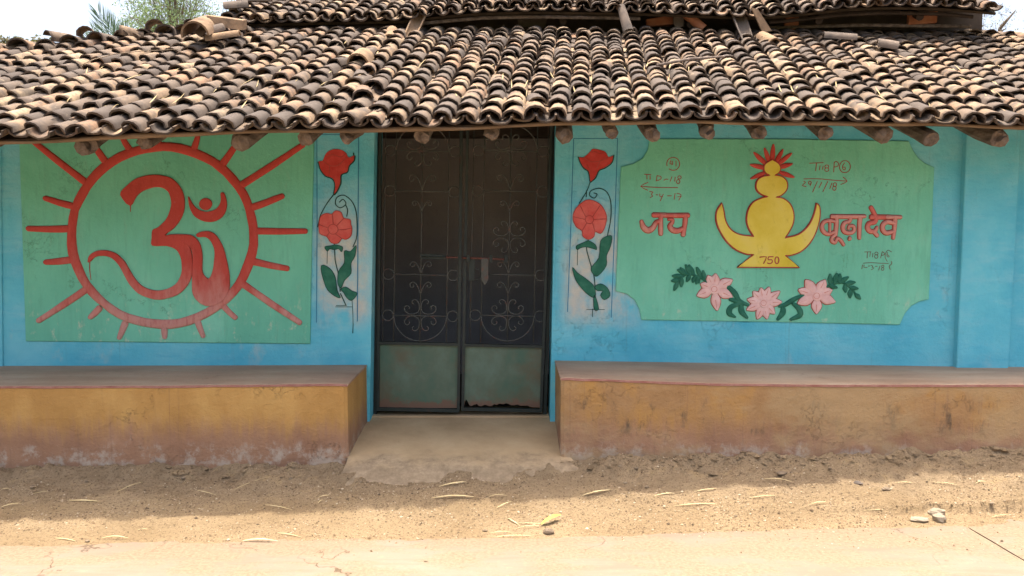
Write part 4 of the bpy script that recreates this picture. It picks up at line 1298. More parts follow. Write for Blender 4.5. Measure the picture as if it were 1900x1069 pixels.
def inview(A, mg=10):
    p = A.translation
    px, py = proj(p.x, p.y, p.z)
    return -mg < px < 1900 + mg and py > -20
cand = sorted([i for i, c in enumerate(covers) if inview(c[0])], key=lambda i: covers[i][0].translation.y + 0.25*covers[i][2]*0.1)
single = set(cand[:300])
fld = Field()
pl0 = WORLD[lroof.name]
for i, (A, k, row) in enumerate(covers):
    if i in single:
        o = bpy.data.objects.new('tile', TM[k]); COL.objects.link(o)
        o.parent = lroof
        B = A.copy(); B.translation = A.translation - pl0
        o.matrix_local = B
    else:
        fld.put(TV[k], A)
fo = fld.build('upper_tile_rows', M['tile'], lroof); fo['kind'] = 'stuff'
CM = [to_mesh('channel_tile', t, M['tile']) for t in CV]
fld = Field()
for A, k, row in chans:
    if row == 0 and inview(A, 30):
        o = bpy.data.objects.new('channel_tile', CM[k]); COL.objects.link(o)
        o.parent = lroof
        B = A.copy(); B.translation = A.translation - pl0
        o.matrix_local = B
    else:
        fld.put(CV[k], A)
fo = fld.build('channel_tile_rows', M['tile'], lroof); fo['kind'] = 'stuff'

# bamboo eave batten and rafters
mb = MB()
pts = []
for xx in np.linspace(-4.85, 5.0, 70):
    s, n = frame_at(xx); e = eave(xx)
    pts.append(e + UPN*0.028 - n*0.016 + Vector((0, 0, 0.005*math.sin(xx*3.1) + 0.003*math.sin(xx*8.3))))
mb.tube(pts, [0.0115 + 0.0022*(1 if i % 5 == 0 else 0) + 0.002*math.sin(i*0.7) for i in range(len(pts))], 8)
mb.build('eave_batten', M['bamboo'], lroof, smooth=True)
mb = MB()
pts = [p + UPN*0.07 - Vector((0, 0, 0.004)) for p in pts]
mb.tube(pts, 0.011, 6); mb.build('eave_batten', M['bamboo'], lroof, smooth=True)
raft = [(-170, 270, 0.044, 0.1), (-30, 266, 0.04, -0.1), (160, 266, 0.046, -0.25), (268, 259, 0.040, 0.05), (449, 259, 0.046, 0.22), (566, 255, 0.044, 0.12), (647, 248, 0.040, 0.22), (782, 248, 0.042, 0.08), (915, 242, 0.036, 0.0), (1050, 249, 0.040, 0.06),
        (1133, 243, 0.034, 0.0), (1208, 246, 0.042, -0.05), (1315, 241, 0.040, 0.08), (1409, 243, 0.038, 0.0), (1532, 243, 0.036, -0.18), (1636, 246, 0.045, -0.22), (1727, 254, 0.044, -0.2), (1850, 254, 0.045, -0.28), (1990, 256, 0.044, -0.2), (2150, 258, 0.04, -0.1), (-330, 274, 0.045, 0.1)]
for i, (px_, py_, r_, dx) in enumerate(raft):
    yy = eave(P(px_, py_, 4.4).x).y + 0.10
    r_ *= 1.12; a = P(px_, py_ + 3, yy)
    slope = 0.455
    d = Vector((dx*0.45 + 0.03, 1, slope)).normalized()
    rnd_ = random.Random(i)
    pts, rs = [], []
    for t in (-0.02, -0.015, 0.0, 0.15, 0.5, 1.0, 1.5, 2.0):
        pts.append(a + d*t + Vector((rnd_.uniform(-.012, .012), 0, rnd_.uniform(-.009, .006) - 0.012*t)))
        rs.append(r_ * (0.45 if t < -0.016 else 0.9 if t < -0.01 else 1.0 + rnd_.uniform(-.12, .12)))
    mb = MB(); mb.tube(pts, rs, 9)
    v = np.array(mb.v)
    v += np.array([[mnoise.noise(Vector((p[0]*30, p[1]*12, p[2]*30)))*0.010 for _ in range(1)]*3 for p in mb.v])
    mb.v = [tuple(p) for p in v]
    mb.build('rafter', M['wood'], lroof, smooth=False)

# back slope of the low wing, hidden from the road
mb = MB()
def quad_slab(mb, a, b, c, d, th=0.03):
    dn = Vector((0, 0, -th))
    v = [a, b, c, d, a + dn, b + dn, c + dn, d + dn]
    mb.add(v, [(0,1,2,3),(7,6,5,4),(0,4,5,1),(1,5,6,2),(2,6,7,3),(3,7,4,0)])
n_ = 8
for i in range(n_):
    xa = -4.85 + (2.75) * i / n_; xb = -4.85 + 2.75 * (i + 1) / n_
    pa_ = eave(xa) + UPN*(run_len(xa) + 0.01); pb_ = eave(xb) + UPN*(run_len(xb) + 0.01)
    quad_slab(mb, pa_, pb_, Vector((pb_.x, 9.2, 1.75)), Vector((pa_.x, 9.2, 1.75)))
mb.build('back_slope', M['tile'], house)
mb = MB()
for xa, xb in ((3.75, 5.0),):
    pa_ = eave(xa) + UPN*(run_len(xa) + 0.0); pb_ = eave(xb) + UPN*(run_len(xb) + 0.0)
    quad_slab(mb, pa_, pb_, Vector((pb_.x, 9.2, 1.85)), Vector((pa_.x, 9.2, 1.85)))
mb.build('back_slope', M['tile'], house)

# ridge of big tiles along the top edge of the low wing
RT = [tile_mesh_data(300 + s, length=0.26, w0=0.088, w1=0.076, h0=0.082, h1=0.07, th=0.013) for s in range(4)]
RM = [to_mesh('ridge_tile', t, M['tile']) for t in RT]
x = -4.7
while x < -2.1:
    L = run_len(x); s, n = frame_at(x)
    e = eave(x) + UPN*(L - 0.10 + random.uniform(-0.03, 0.03))
    A = tile_matrix(e, s, n, 0.055 + random.uniform(0, 0.012), 0.33, random.gauss(0.0, 0.2), random.gauss(0, 0.12), sc=random.uniform(0.72, 1.02))
    o = bpy.data.objects.new('ridge_tile', random.choice(RM)); COL.objects.link(o); o.parent = lroof
    B = A.copy(); B.translation = A.translation - pl0; o.matrix_local = B
    x += random.uniform(0.11, 0.16)
x = -3.5
while x < -2.3:
    L = run_len(x); s, n = frame_at(x)
    e = eave(x) + UPN*(L - 0.02)
    A = tile_matrix(e, s, n, 0.10 + random.uniform(0, 0.02), 0.30, random.gauss(0.0, 0.5), random.gauss(0, 0.2), sc=random.uniform(0.62, 0.85))
    o = bpy.data.objects.new('ridge_tile', random.choice(RM)); COL.objects.link(o); o.parent = lroof
    B = A.copy(); B.translation = A.translation - pl0; o.matrix_local = B
    x += random.uniform(0.15, 0.30)
x = 3.45
while x < 4.8:
    L = run_len(x); s, n = frame_at(x)
    e = eave(x) + UPN*(L - 0.08 + random.uniform(-0.03, 0.03))
    A = tile_matrix(e, s, n, 0.05, 0.33, random.gauss(0.0, 0.25), random.gauss(0, 0.12), sc=random.uniform(0.62, 0.85))
    o = bpy.data.objects.new('ridge_tile', random.choice(RM)); COL.objects.link(o); o.parent = lroof
    B = A.copy(); B.translation = A.translation - pl0; o.matrix_local = B
    x += random.uniform(0.12, 0.18)

# ------------------------------------------------------------------ upper roof
UX0, UX1 = ueave(-10).x, 0
UX0, UX1 = P(420, 48, YR).x, P(1850, 28, YR).x
dv, df = [], []
xsU = np.linspace(UX0 - 0.02, UX1 + 0.02, 40)
UL = 1.55
for xx in xsU:
    s, n = frame_at(xx, True); e = ueave(xx)
    a = e + UPN*0.03 - n*0.006; b = e + UPN*UL; b.z = 1.5 + 2.55; c = b + Vector((0, 1.9, -0.95))
    for p in (a, b, c, c - Vector((0,0,0.03)), b - Vector((0,0,0.03)), a - n*0.018): dv.append(tuple(p))
m = 6
for i in range(len(xsU) - 1):
    for k in range(m):
        k2 = (k + 1) % m
        df.append((i*m+k, (i+1)*m+k, (i+1)*m+k2, i*m+k2))
df.append(tuple(range(m))); q = (len(xsU)-1)*m; df.append(tuple(q + k for k in range(m-1, -1, -1)))
uroof = mesh_obj('upper_roof', dv, df, M['deck'], house)
uroof['label'] = 'raised upper roof of clay tiles with ragged eave'
fldc, fldh = Field(), Field()
x = UX0
while x < UX1:
    s, n = frame_at(x, True)
    dropx = random.uniform(-0.02, 0.02)
    t = -0.03 + random.uniform(-0.055, 0.055)
    while t < 1.25:
        e = ueave(x) + UPN*t
        A = tile_matrix(e + s*random.uniform(-0.006, 0.006), s, n, 0.036 + random.uniform(-0.003, 0.008), random.gauss(0.11, 0.025), random.gauss(0, 0.07), random.gauss(0, 0.05), sc=random.uniform(0.95, 1.06))
        fldc.put(TV[random.randrange(NV)], A)
        t += random.uniform(0.09, 0.16)
    t = -0.045 + random.uniform(-0.02, 0.015)
    while t < 1.25:
        e = ueave(x + SP/2) + UPN*t
        A = tile_matrix(e, s, n, 0.060, random.gauss(0.07, 0.02), random.gauss(0, 0.05), random.gauss(0, 0.05), flip=True)
        fldh.put(CV[random.randrange(6)], A)
        t += 0.15
    x += SP * random.uniform(0.97, 1.03)
fo = fldc.build('cover_tile_rows', M['tile'], uroof); fo['kind'] = 'stuff'
fo = fldh.build('channel_tile_rows', M['tile'], uroof); fo['kind'] = 'stuff'
# old wall, posts and beams in the gap under the upper eave
mb = MB(); mb.box(P(428, 60, 6.78).x, P(1822, 60, 6.78).x, 6.78, 6.95, 2.3, 3.36); mb.build('clerestory_wall', M['mud'], house)
mb = MB(); mb.box(UX0 + 0.1, UX0 + 0.25, 6.95, 8.7, 1.9, 3.3); mb.build('gable_wall', M['mud'], house)
mb = MB(); mb.box(UX1 - 0.1, UX1 + 0.05, 6.955, 8.7, 1.9, 3.3); mb.build('gable_wall', M['mud'], house)
mb = MB(); mb.tube([P(1420, 52, 6.5), P(1600, 47, 6.5), P(1800, 49, 6.5)], 0.014, 6); mb.build('beam', M['wood'], uroof)
mb = MB(); mb.tube([ueave(xx) + Vector((0, 0.05, -0.03)) for xx in np.linspace(UX0, P(765, 40, YR).x, 8)], 0.014, 6); mb.build('eave_batten', M['wood_dark'], uroof)
mb = MB(); mb.tube([ueave(xx) + Vector((0, 0.04, -0.03)) for xx in np.linspace(P(780, 40, YR).x, P(1190, 30, YR).x, 12)], 0.014, 6); mb.build('eave_batten', M['wood'], uroof)
mb = MB(); mb.tube([ueave(xx) + Vector((0, 0.06, -0.03)) for xx in np.linspace(P(1430, 40, YR).x, P(1815, 40, YR).x, 12)], 0.014, 6); mb.build('eave_batten', M['wood_dark'], uroof)
for x_ in (-1.6, -0.6, 0.4, 1.4, 2.4, 3.2):
    a = ueave(x_) + Vector((0, 0.08, -0.05)); mb = MB(); mb.tube([a, a + UPD*0.5, a + UPD*1.2], 0.03, 8); mb.build('rafter', M['wood_dark'], uroof)

# ------------------------------------------------------------------ loose pieces on the roof
def half_tile(name, px0, px1, Y0, Y1, r0, r1, mat, label, open_dir=(0, 0, -1), th=0.012, arc=180, cat='roof tile'):
    """trough between two photo points; open_dir: the hollow side"""
    a, b = P(*px0, Y0), P(*px1, Y1)
    t = (b - a).normalized(); o_ = Vector(open_dir); o_ = (o_ - t*o_.dot(t)).normalized(); s = t.cross(o_)
    v, f = [], []
    k_ = 10
    for (c, r_) in ((a, r0), ((a + b)/2, (r0 + r1)/2*1.03), (b, r1)):
        for layer in (0, 1):
            for k in range(k_ + 1):
                an = R(-arc/2 + arc*k/k_)
                rr = r_ - layer*th
                v.append(c - o_*math.cos(an)*rr + s*math.sin(an)*rr)
    w = (k_ + 1)
    for i in range(2):
        for k in range(k_):
            p, q = i*2*w + k, (i+1)*2*w + k
            f += [(p, p+1, q+1, q), (p+w+1, p+w, q+w, q+w+1)]
        f += [(i*2*w, (i+1)*2*w, (i+1)*2*w+w, i*2*w+w), (i*2*w+k_, i*2*w+w+k_, (i+1)*2*w+w+k_, (i+1)*2*w+k_)]
    for k in range(k_):
        f += [(k+1, k, k+w, k+w+1), (4*w+k, 4*w+k+1, 4*w+w+k+1, 4*w+w+k)]
    o = mesh_obj(name, v, f, mat, smooth=False)
    o.data.polygons.foreach_set('use_smooth', [True]*len(f)); o.data.set_sharp_from_angle(angle=R(45))
    return tag(o, label, cat)

def on_roof(px, py, lift=0.06):
    """point on the lower roof seen at this photo pixel"""
    r = Vector(ray(px, py)); lo, hi = 3.5, 7.5
    for _ in range(40):
        m_ = (lo + hi)/2; p = Vector((0, 0, CAM_Z)) + r*m_
        if p.z - lift > deck_z(p.x, p.y): lo = m_
        else: hi = m_
    return p
def yroof(px, py, lift=0.06): return on_roof(px, py, lift).y

def slab_piece(name, quad, Y, th, mat, label, cat, tilt=0.0):
    pts = [P(a, b, Y) for a, b in quad]
    off = Vector((0, th, tilt))
    v = [tuple(p) for p in pts] + [tuple(p + off) for p in pts]
    n = len(pts)
    f = [tuple(range(n)), tuple(range(2*n - 1, n - 1, -1))] + [(i, (i+1) % n, (i+1) % n + n, i + n) for i in range(n)]
    return tag(mesh_obj(name, v, f, mat), label, cat)

yl = yroof(400, 82)
half_tile('ridge_tile', (362, 66), (388, 50), yl - 0.20, yl + 0.14, 0.098, 0.085, M['ridge_buff'], 'large broken buff ridge tile propped open on the low ridge', (0.1, 0, -1), 0.014, 190)
half_tile('ridge_tile', (378, 66), (388, 73), yl - 0.02, yl - 0.05, 0.075, 0.07, M['grey_tile'], 'small dark tile lying under the broken ridge tile')
half_tile('ridge_tile', (384, 76), (446, 66), yl - 0.09, yl - 0.08, 0.042, 0.040, M['buff_tile'], 'long buff half-round tile lying crosswise under the clay slab', (0, 0.3, -1))
slab_piece('clay_slab', [(384, 29), (450, 38), (449, 56), (382, 46)], yl + 0.0, 0.10, M['buff_tile'], 'rectangular buff clay slab on the ridge beside broken tile', 'clay slab', 0.03)
half_tile('ridge_tile', (392, 62), (416, 56), yl - 0.03, yl + 0.02, 0.05, 0.05, M['grey_tile'], 'dark tile wedged between the broken ridge tile and clay slab', (0, 0.2, -1))
slab_piece('clay_slab', [(395, 56), (440, 58), (442, 68), (398, 70)], yl + 0.03, 0.12, M['grey_tile'], 'dark clay slab supporting the buff slab on the ridge', 'clay slab', 0.02)
half_tile('ridge_tile', (416, 17), (462, 14), 6.36, 6.4, 0.055, 0.055, M['grey_tile'], 'grey half-round tile stacked crosswise on the upper roof corner', (0, 0.2, -1))
half_tile('ridge_tile', (440, 4), (505, 2), 6.45, 6.5, 0.055, 0.055, M['grey_tile'], 'topmost grey tile of the stack on the upper roof corner', (0, 0.2, -1))
slab_piece('wooden_plank', [(412, 30), (640, 44), (640, 50), (412, 36)], 6.42, 0.12, M['wood_dark'], 'dark plank under the tile stack at the upper eave', 'plank', 0.0)
half_tile('gutter_tile', (782, 18), (757, 72), 6.28, 6.12, 0.055, 0.052, M['buff_tile'], 'long buff trough tile bridging upper eave to lower roof', (0.1, -0.25, 1), 0.012, 170)
half_tile('gutter_tile', (1152, 12), (1166, 60), 6.26, 6.16, 0.030, 0.042, M['grey_tile'], 'dark narrow trough tile hanging from the upper eave', (0, 0.5, -1))
half_tile('gutter_tile', (1372, 22), (1392, 78), 6.28, 6.10, 0.065, 0.05, M['grey_tile'], 'broken grey trough tile slid down onto the lower roof', (0.1, -0.3, 1), 0.012, 150)
slab_piece('wooden_plank', [(1395, 14), (1407, 18), (1432, 57), (1415, 60)], 6.2, 0.02, M['buff_tile'], 'pale split board leaning against the upper eave', 'plank')
slab_piece('clay_slab', [(1200, 36), (1256, 27), (1254, 44), (1201, 49)], 6.46, 0.05, M['terra'], 'orange clay slab wedged level under the upper eave', 'clay slab')
half_tile('ridge_tile', (1272, 26), (1306, 54), 6.40, 6.36, 0.035, 0.035, M['terra'], 'orange half-round tile leaning diagonally under the upper eave', (0, 1, 0.2))
slab_piece('clay_slab', [(1270, 54), (1326, 55), (1326, 64), (1270, 64)], 6.5, 0.08, M['grey_tile'], 'dull brown clay slab below the leaning orange tile', 'clay slab')
slab_piece('clay_slab', [(1688, 24), (1740, 21), (1738, 42), (1686, 46)], 6.48, 0.04, M['terra'], 'orange clay slab set under the upper eave above the long beam', 'clay slab', 0.0)
slab_piece('clay_slab', [(1250, 28), (1270, 26), (1268, 48), (1256, 55), (1250, 44)], 6.42, 0.02, M['grey_tile'], 'hanging grey shard beside the level orange slab', 'clay slab')
slab_piece('clay_slab', [(1458, 30), (1482, 20), (1482, 55), (1456, 56)], 6.5, 0.03, M['terra'], 'upright terracotta shard in the gap under the upper eave', 'clay slab')
for i, (x0_, x1_) in enumerate([(1384, 1440), (1442, 1482), (1484, 1530)]):
    slab_piece('clay_brick', [(x0_, 56), (x1_, 56.5), (x1_, 78), (x0_, 78)], 6.52, 0.08, M['terra'], ['end brick of the reddish row, beside the pale split board', 'middle brick of the reddish row above the lower roof', 'end brick of the reddish row, beside the crosswise grey tile'][i], 'brick')['group'] = 'bricks along the top of the lower roof'
slab_piece('clay_slab', [(684, 49), (741, 47), (741, 63), (684, 63)], 6.46, 0.05, M['grey_tile'], 'brown clay slab under the upper eave beside the buff trough tile', 'clay slab')
slab_piece('clay_slab', [(960, 32), (1016, 32), (1012, 50), (962, 50)], 6.6, 0.05, M['grey_tile'], 'dull brown slab deep in the dark gap under the upper eave', 'clay slab')
yq = yroof(1560, 78)
half_tile('ridge_tile', (1527, 70), (1588, 74), yq - 0.02, yq - 0.05, 0.045, 0.043, M['grey_tile'], 'grey half-round tile lying crosswise below the dark opening', (0, 0.3, -1))
yq = yroof(1645, 92)
half_tile('ridge_tile', (1626, 84), (1664, 90), yq - 0.02, yq - 0.05, 0.05, 0.05, M['grey_tile'], 'short dark tile tipped on its side below the beam', (0.1, 0.4, -1))
yq = yroof(1425, 78)
half_tile('ridge_tile', (1412, 70), (1436, 84), yq + 0.08, yq - 0.06, 0.05, 0.056, M['buff_tile'], 'smooth buff tile lying loose at the top of the lower roof')
yq = yroof(680, 115)
half_tile('ridge_tile', (676, 108), (664, 120), yq + 0.06, yq - 0.08, 0.07, 0.075, M['buff_tile'], 'oversized pale tile set on its neighbours in mid roof')
yq = yroof(730, 62)
half_tile('ridge_tile', (728, 58), (724, 74), yq + 0.05, yq - 0.06, 0.045, 0.048, M['buff_tile'], 'small pale tile at the foot of the brown slab')
# stick and wire
mb = MB(); mb.tube([on_roof(1218, 121, 0.11), on_roof(1280, 110, 0.12), on_roof(1344, 105, 0.11)], [0.008, 0.010, 0.007], 7)
tag(mb.build('stick', M['wood'], None), 'bare grey stick lying across the lower roof tiles', 'stick')
mb = MB(); mb.tube([on_roof(a, b, 0.12) for a, b in ((148, 122), (175, 110), (210, 101), (260, 95), (330, 92))], 0.003, 5)
tag(mb.build('wire', M['stone'], None, True), 'thin grey wire trailing over tiles of the low wing', 'wire')

# straw caught between the tiles
mb = MB()
def blade(mb, p, q, w, up=Vector((0, 0, 1)), bow=0.0, n=3):
    t = (q - p); s = t.cross(up)
    if s.length < 1e-6: s = Vector((1, 0, 0))
    s.normalize(); u = s.cross(t).normalized()
    v = []
    for i in range(n + 1):
        k = i/n; c = p + t*k + u*bow*math.sin(math.pi*k)
        ww = w*(1 - 0.75*abs(2*k - 1)**2)
        v += [c - s*ww + u*0.0, c + u*ww*0.7, c + s*ww]
    f = []
    for i in range(n):
        a = i*3; f += [(a, a+3, a+4, a+1), (a+1, a+4, a+5, a+2), (a, a+2, a+5, a+3)]
    f += [(0,1,2), (n*3+2, n*3+1, n*3)]
    mb.add(v, f)
for i in range(105):
    px_ = random.uniform(30, 1880); py_ = random.uniform(75, 225) if random.random() < 0.35 else random.uniform(120, 230)
    if px_ < 500 and random.random() < 0.5: px_ = random.uniform(640, 1250)
    p = on_roof(px_, py_, 0.075)
    if p.y < eave(p.x).y + 0.03: continue
    L = random.uniform(0.05, 0.16)
    d = (UPN + Vector((random.gauss(0, 0.25), 0, random.uniform(0.0, 0.18)))).normalized()
    blade(mb, p, p + d*L, random.uniform(0.0016, 0.0042), bow=random.uniform(-0.01, 0.01))
st = mb.build('straw', M['straw']); tag(st, 'loose dry straw caught between the roof tiles', 'straw', kind='stuff')

# ------------------------------------------------------------------ verge: stones, straw, gravel
def on_ground(px, py):
    r = Vector(ray(px, py)); lo, hi = 2.2, 6.0
    for _ in range(40):
        m_ = (lo + hi)/2; p = Vector((0, 0, CAM_Z)) + r*m_
        g_ = max(ground_z(p.x, p.y), 0.0)
        if p.z > g_: lo = m_
        else: hi = m_
    return p
sg = [((214,916),(266,896)),((52,920),(118,911)),((365,911),(402,921)),((128,930),(184,932)),((432,911),(485,890)),((492,938),(542,948)),((590,925),(612,921)),((815,904),(866,896)),((765,815),(778,824)),
      ((1080,921),(1134,911)),((1214,921),(1252,917)),((1290,913),(1330,909)),((1415,890),(1470,896)),((1660,897),(1694,898)),((1728,896),(1778,902)),((1808,899),(1832,897)),((1600,949),(1690,952)),((1390,925),(1440,921)),
      ((940,962),(965,978)),((962,972),(1008,975)),((958,982),(1005,978)),((905,992),(952,990)),((915,998),(985,996)),((104,1000),(140,1006)),((188,1000),(240,1001)),((450,1005),(515,1006)),((515,990),(560,999)),
      ((0,866),(32,863)),((0,912),(20,909)),((0,943),(42,936)),((920,945),(950,932)),((1500,938),(1540,934)),((1250,940),(1330,937)),((590,935),(600,930)),((1838,962),(1872,958)),((255,985),(275,984)),((800,926),(880,924)),((905,924),(940,922))]
for (a, b) in sg:
    p, q = on_ground(*a), on_ground(*b)
    p.z += 0.004; q.z += 0.006
    big = (a[0] in (128, 1080, 815, 450, 800))
    mb = MB(); blade(mb, p, q, 0.0055 if big else random.uniform(0.0018, 0.0032), bow=random.uniform(0.003, 0.012), n=5)
    place = ('on the cement apron before the door' if a == (765, 815) else 'beside the small grey stone and yellow leaf' if 900 < a[0] < 1010 and a[1] > 955 else 'along the edge of the concrete road' if a[1] > 982
             else 'on the shaded bank below the bright ochre bench' if a[0] < 640 and b[1] < 922 else 'on the shaded bank below the grimy bench' if a[0] > 1040 and b[1] < 922 else 'on the sunlit sandy verge')
    tag(mb.build('straw_blade', M['straw_pale']), ('broad' if big else 'thin') + ' dry straw blade lying ' + place, 'straw', 'straw blades scattered along the verge')
p, q = on_ground(1004, 977), on_ground(1040, 966)
mb = MB(); p.z += 0.012; q.z += 0.03; blade(mb, p, q, 0.013, bow=0.012, n=6)
tag(mb.build('fallen_leaf', M['leaf_yellow']), 'bright yellow folded leaf lying beside a small grey stone', 'leaf')

def rock(name, px, py, sx, sy, sz, seed, mat, label, cat='stone', group=None):
    c = on_ground(px, py)
    rr = random.Random(seed); v, f = [], []
    nu, nv_ = 9, 6
    for j in range(nv_ + 1):
        ph = math.pi*j/nv_
        for i in range(nu):
            t = 2*math.pi*i/nu
            d = Vector((math.sin(ph)*math.cos(t), math.sin(ph)*math.sin(t), math.cos(ph)))
            k = 1 + 0.33*mnoise.noise(d*1.6 + Vector((seed*3.1, 0, 0))) + 0.12*mnoise.noise(d*4 + Vector((seed, 5, 0)))
            v.append((c.x + d.x*sx*k, c.y + d.y*sy*k, c.z + sz*0.55 + d.z*sz*k))
    for j in range(nv_):
        for i in range(nu):
            f.append((j*nu+i, j*nu+(i+1) % nu, (j+1)*nu+(i+1) % nu, (j+1)*nu+i))
    return tag(mesh_obj(name, v, f, mat), label, cat, group)
rock('stone', 1018, 990, 0.030, 0.02, 0.018, 3, M['stone'], 'small grey stone beside the yellow leaf')
rock('stone', 1738, 955, 0.045, 0.03, 0.022, 5, M['stone_pale'], 'pale grey rubble lump at the road joint, uppermost of three')
rock('stone', 1742, 966, 0.035, 0.03, 0.024, 8, M['stone_pale'], 'pale rubble lump with dark underside touching the road joint')
rock('stone', 1706, 966, 0.045, 0.03, 0.012, 9, M['stone_pale'], 'flat whitish rubble piece next to the road joint rubble')
rock('stone', 1592, 898, 0.026, 0.02, 0.010, 11, M['grey_tile'], 'dark clod on the bank below the grimy bench')
rock('stone', 1645, 909, 0.026, 0.02, 0.010, 12, M['stone'], 'brownish half-buried stone near the dark clod')
rock('stone', 1452, 880, 0.035, 0.02, 0.012, 13, M['stone'], 'greenish grey chip on the eroded bank under the grimy bench')
for i, (a, b) in enumerate([(60, 905), (160, 894), (340, 888), (540, 890), (620, 880), (790, 1042), (162, 1005), (900, 986), (1160, 897), (1180, 870), (1540, 870), (1840, 935), (1365, 958), (1200, 905), (1700, 880), (1870, 885), (640, 860), (1068, 870), (1150, 866)]):
    s_ = random.uniform(0.006, 0.011)
    rock('pebble', a, b, s_*1.4, s_, s_*0.7, 40 + i, M['pebble_big'], 'small rounded pebble on the ' + ('pale concrete road' if b > 1000 else 'bank below the bright ochre bench' if a < 650 and b < 930 else 'bank below the grimy bench' if a > 1000 and b < 925 else 'sunlit sandy verge'), 'pebble', 'loose pebbles on the verge')

# crumbled mud and broken plaster at the foot of the benches
cvv, cff, cn = [], [], 0
_u, _w = 8, 5
for i in range(1500):
    x_ = random.uniform(-3.5, 3.6)
    band = random.random()
    y_ = YB - 0.012 - abs(random.gauss(0, 0.075)) if band < 0.75 else random.uniform(4.05, 4.6)
    if -1.0 < x_ < 0.36 and y_ > 4.50: continue
    if mnoise.noise(Vector((x_*1.9, y_*3, 5.5))) < -0.18 and random.random() < 0.8: continue
    sz = min(0.030, 0.0072*math.exp(random.gauss(0, 0.6))) * (1.0 if band < 0.75 else 0.55)
    fl = random.uniform(0.35, 0.7); el_ = random.uniform(1.0, 1.5); an = random.uniform(0, 3.14)
    z_ = ground_z(x_, y_) - sz*fl*0.15
    so = random.uniform(0, 90)
    for j in range(_w + 1):
        ph = math.pi*j/_w
        for k in range(_u):
            t_ = 2*math.pi*k/_u
            d = Vector((math.sin(ph)*math.cos(t_), math.sin(ph)*math.sin(t_), math.cos(ph)))
            q = 1 + 0.5*mnoise.noise(d*1.5 + Vector((so, 0, 0)))
            ex_, ey_ = d.x*sz*el_*q, d.y*sz*q
            cvv.append((x_ + ex_*math.cos(an) - ey_*math.sin(an), min(YB + 0.01, y_ + ex_*math.sin(an) + ey_*math.cos(an)), z_ + d.z*sz*fl*q))
    for j in range(_w):
        for k in range(_u):
            cff.append((cn + j*_u + k, cn + j*_u + (k+1) % _u, cn + (j+1)*_u + (k+1) % _u, cn + (j+1)*_u + k))
    cn += (_w + 1)*_u
cl_ = mesh_obj('mud_crumbs', cvv, cff, M['ground']); tag(cl_, 'crumbled mud clods along the eroded bench foot', 'mud', kind='stuff')

# gravel too small to count
N = 46000
gvx = rng.uniform(-3.6, 3.6, N)
gyy = 3.55 + np.abs(rng.beta(2.2, 2.0, N)) * 1.15
V, F = [], []
octv = np.array([(1,0,0),(-1,0,0),(0,1,0),(0,-1,0),(0,0,1),(0,0,-1)], float)
octf = [(0,2,4),(2,1,4),(1,3,4),(3,0,4),(2,0,5),(1,2,5),(3,1,5),(0,3,5)]
nn = 0
for i in range(N):
    x_, y_ = gvx[i], gyy[i]
    if -0.98 < x_ < 0.34 and y_ > 4.5: continue
    if y_ > YB - 0.01: continue
    den = mnoise.noise(Vector((x_*1.6, y_*5, 3.3))) 
    if den < -0.12 and random.random() < 0.75: continue
    ye = road_edge(x_)
    if y_ < ye - 0.02 and random.random() < 0.90: continue
    s_ = min(0.011, 0.0019 * math.exp(random.gauss(0, 0.45)) + (0.003 if random.random() < 0.05 else 0))
    z_ = max(ground_z(x_, y_), 0.0)
    v = octv * np.array([s_*random.uniform(0.8, 1.5), s_*random.uniform(0.8, 1.5), s_*random.uniform(0.6, 1.0)])
    an = random.uniform(0, 3.14); ca, sa = math.cos(an), math.sin(an)
    v = v @ np.array([[ca, -sa, 0], [sa, ca, 0], [0.2, 0.1, 1]])
    V.append(v + np.array([x_, y_, z_ + s_*0.3])); F.extend([tuple(k + nn for k in q) for q in octf]); nn += 6
gr = mesh_obj('gravel', np.concatenate(V), F, M['pebble']); tag(gr, 'fine brown gravel strewn over the sandy verge', 'gravel', kind='stuff')

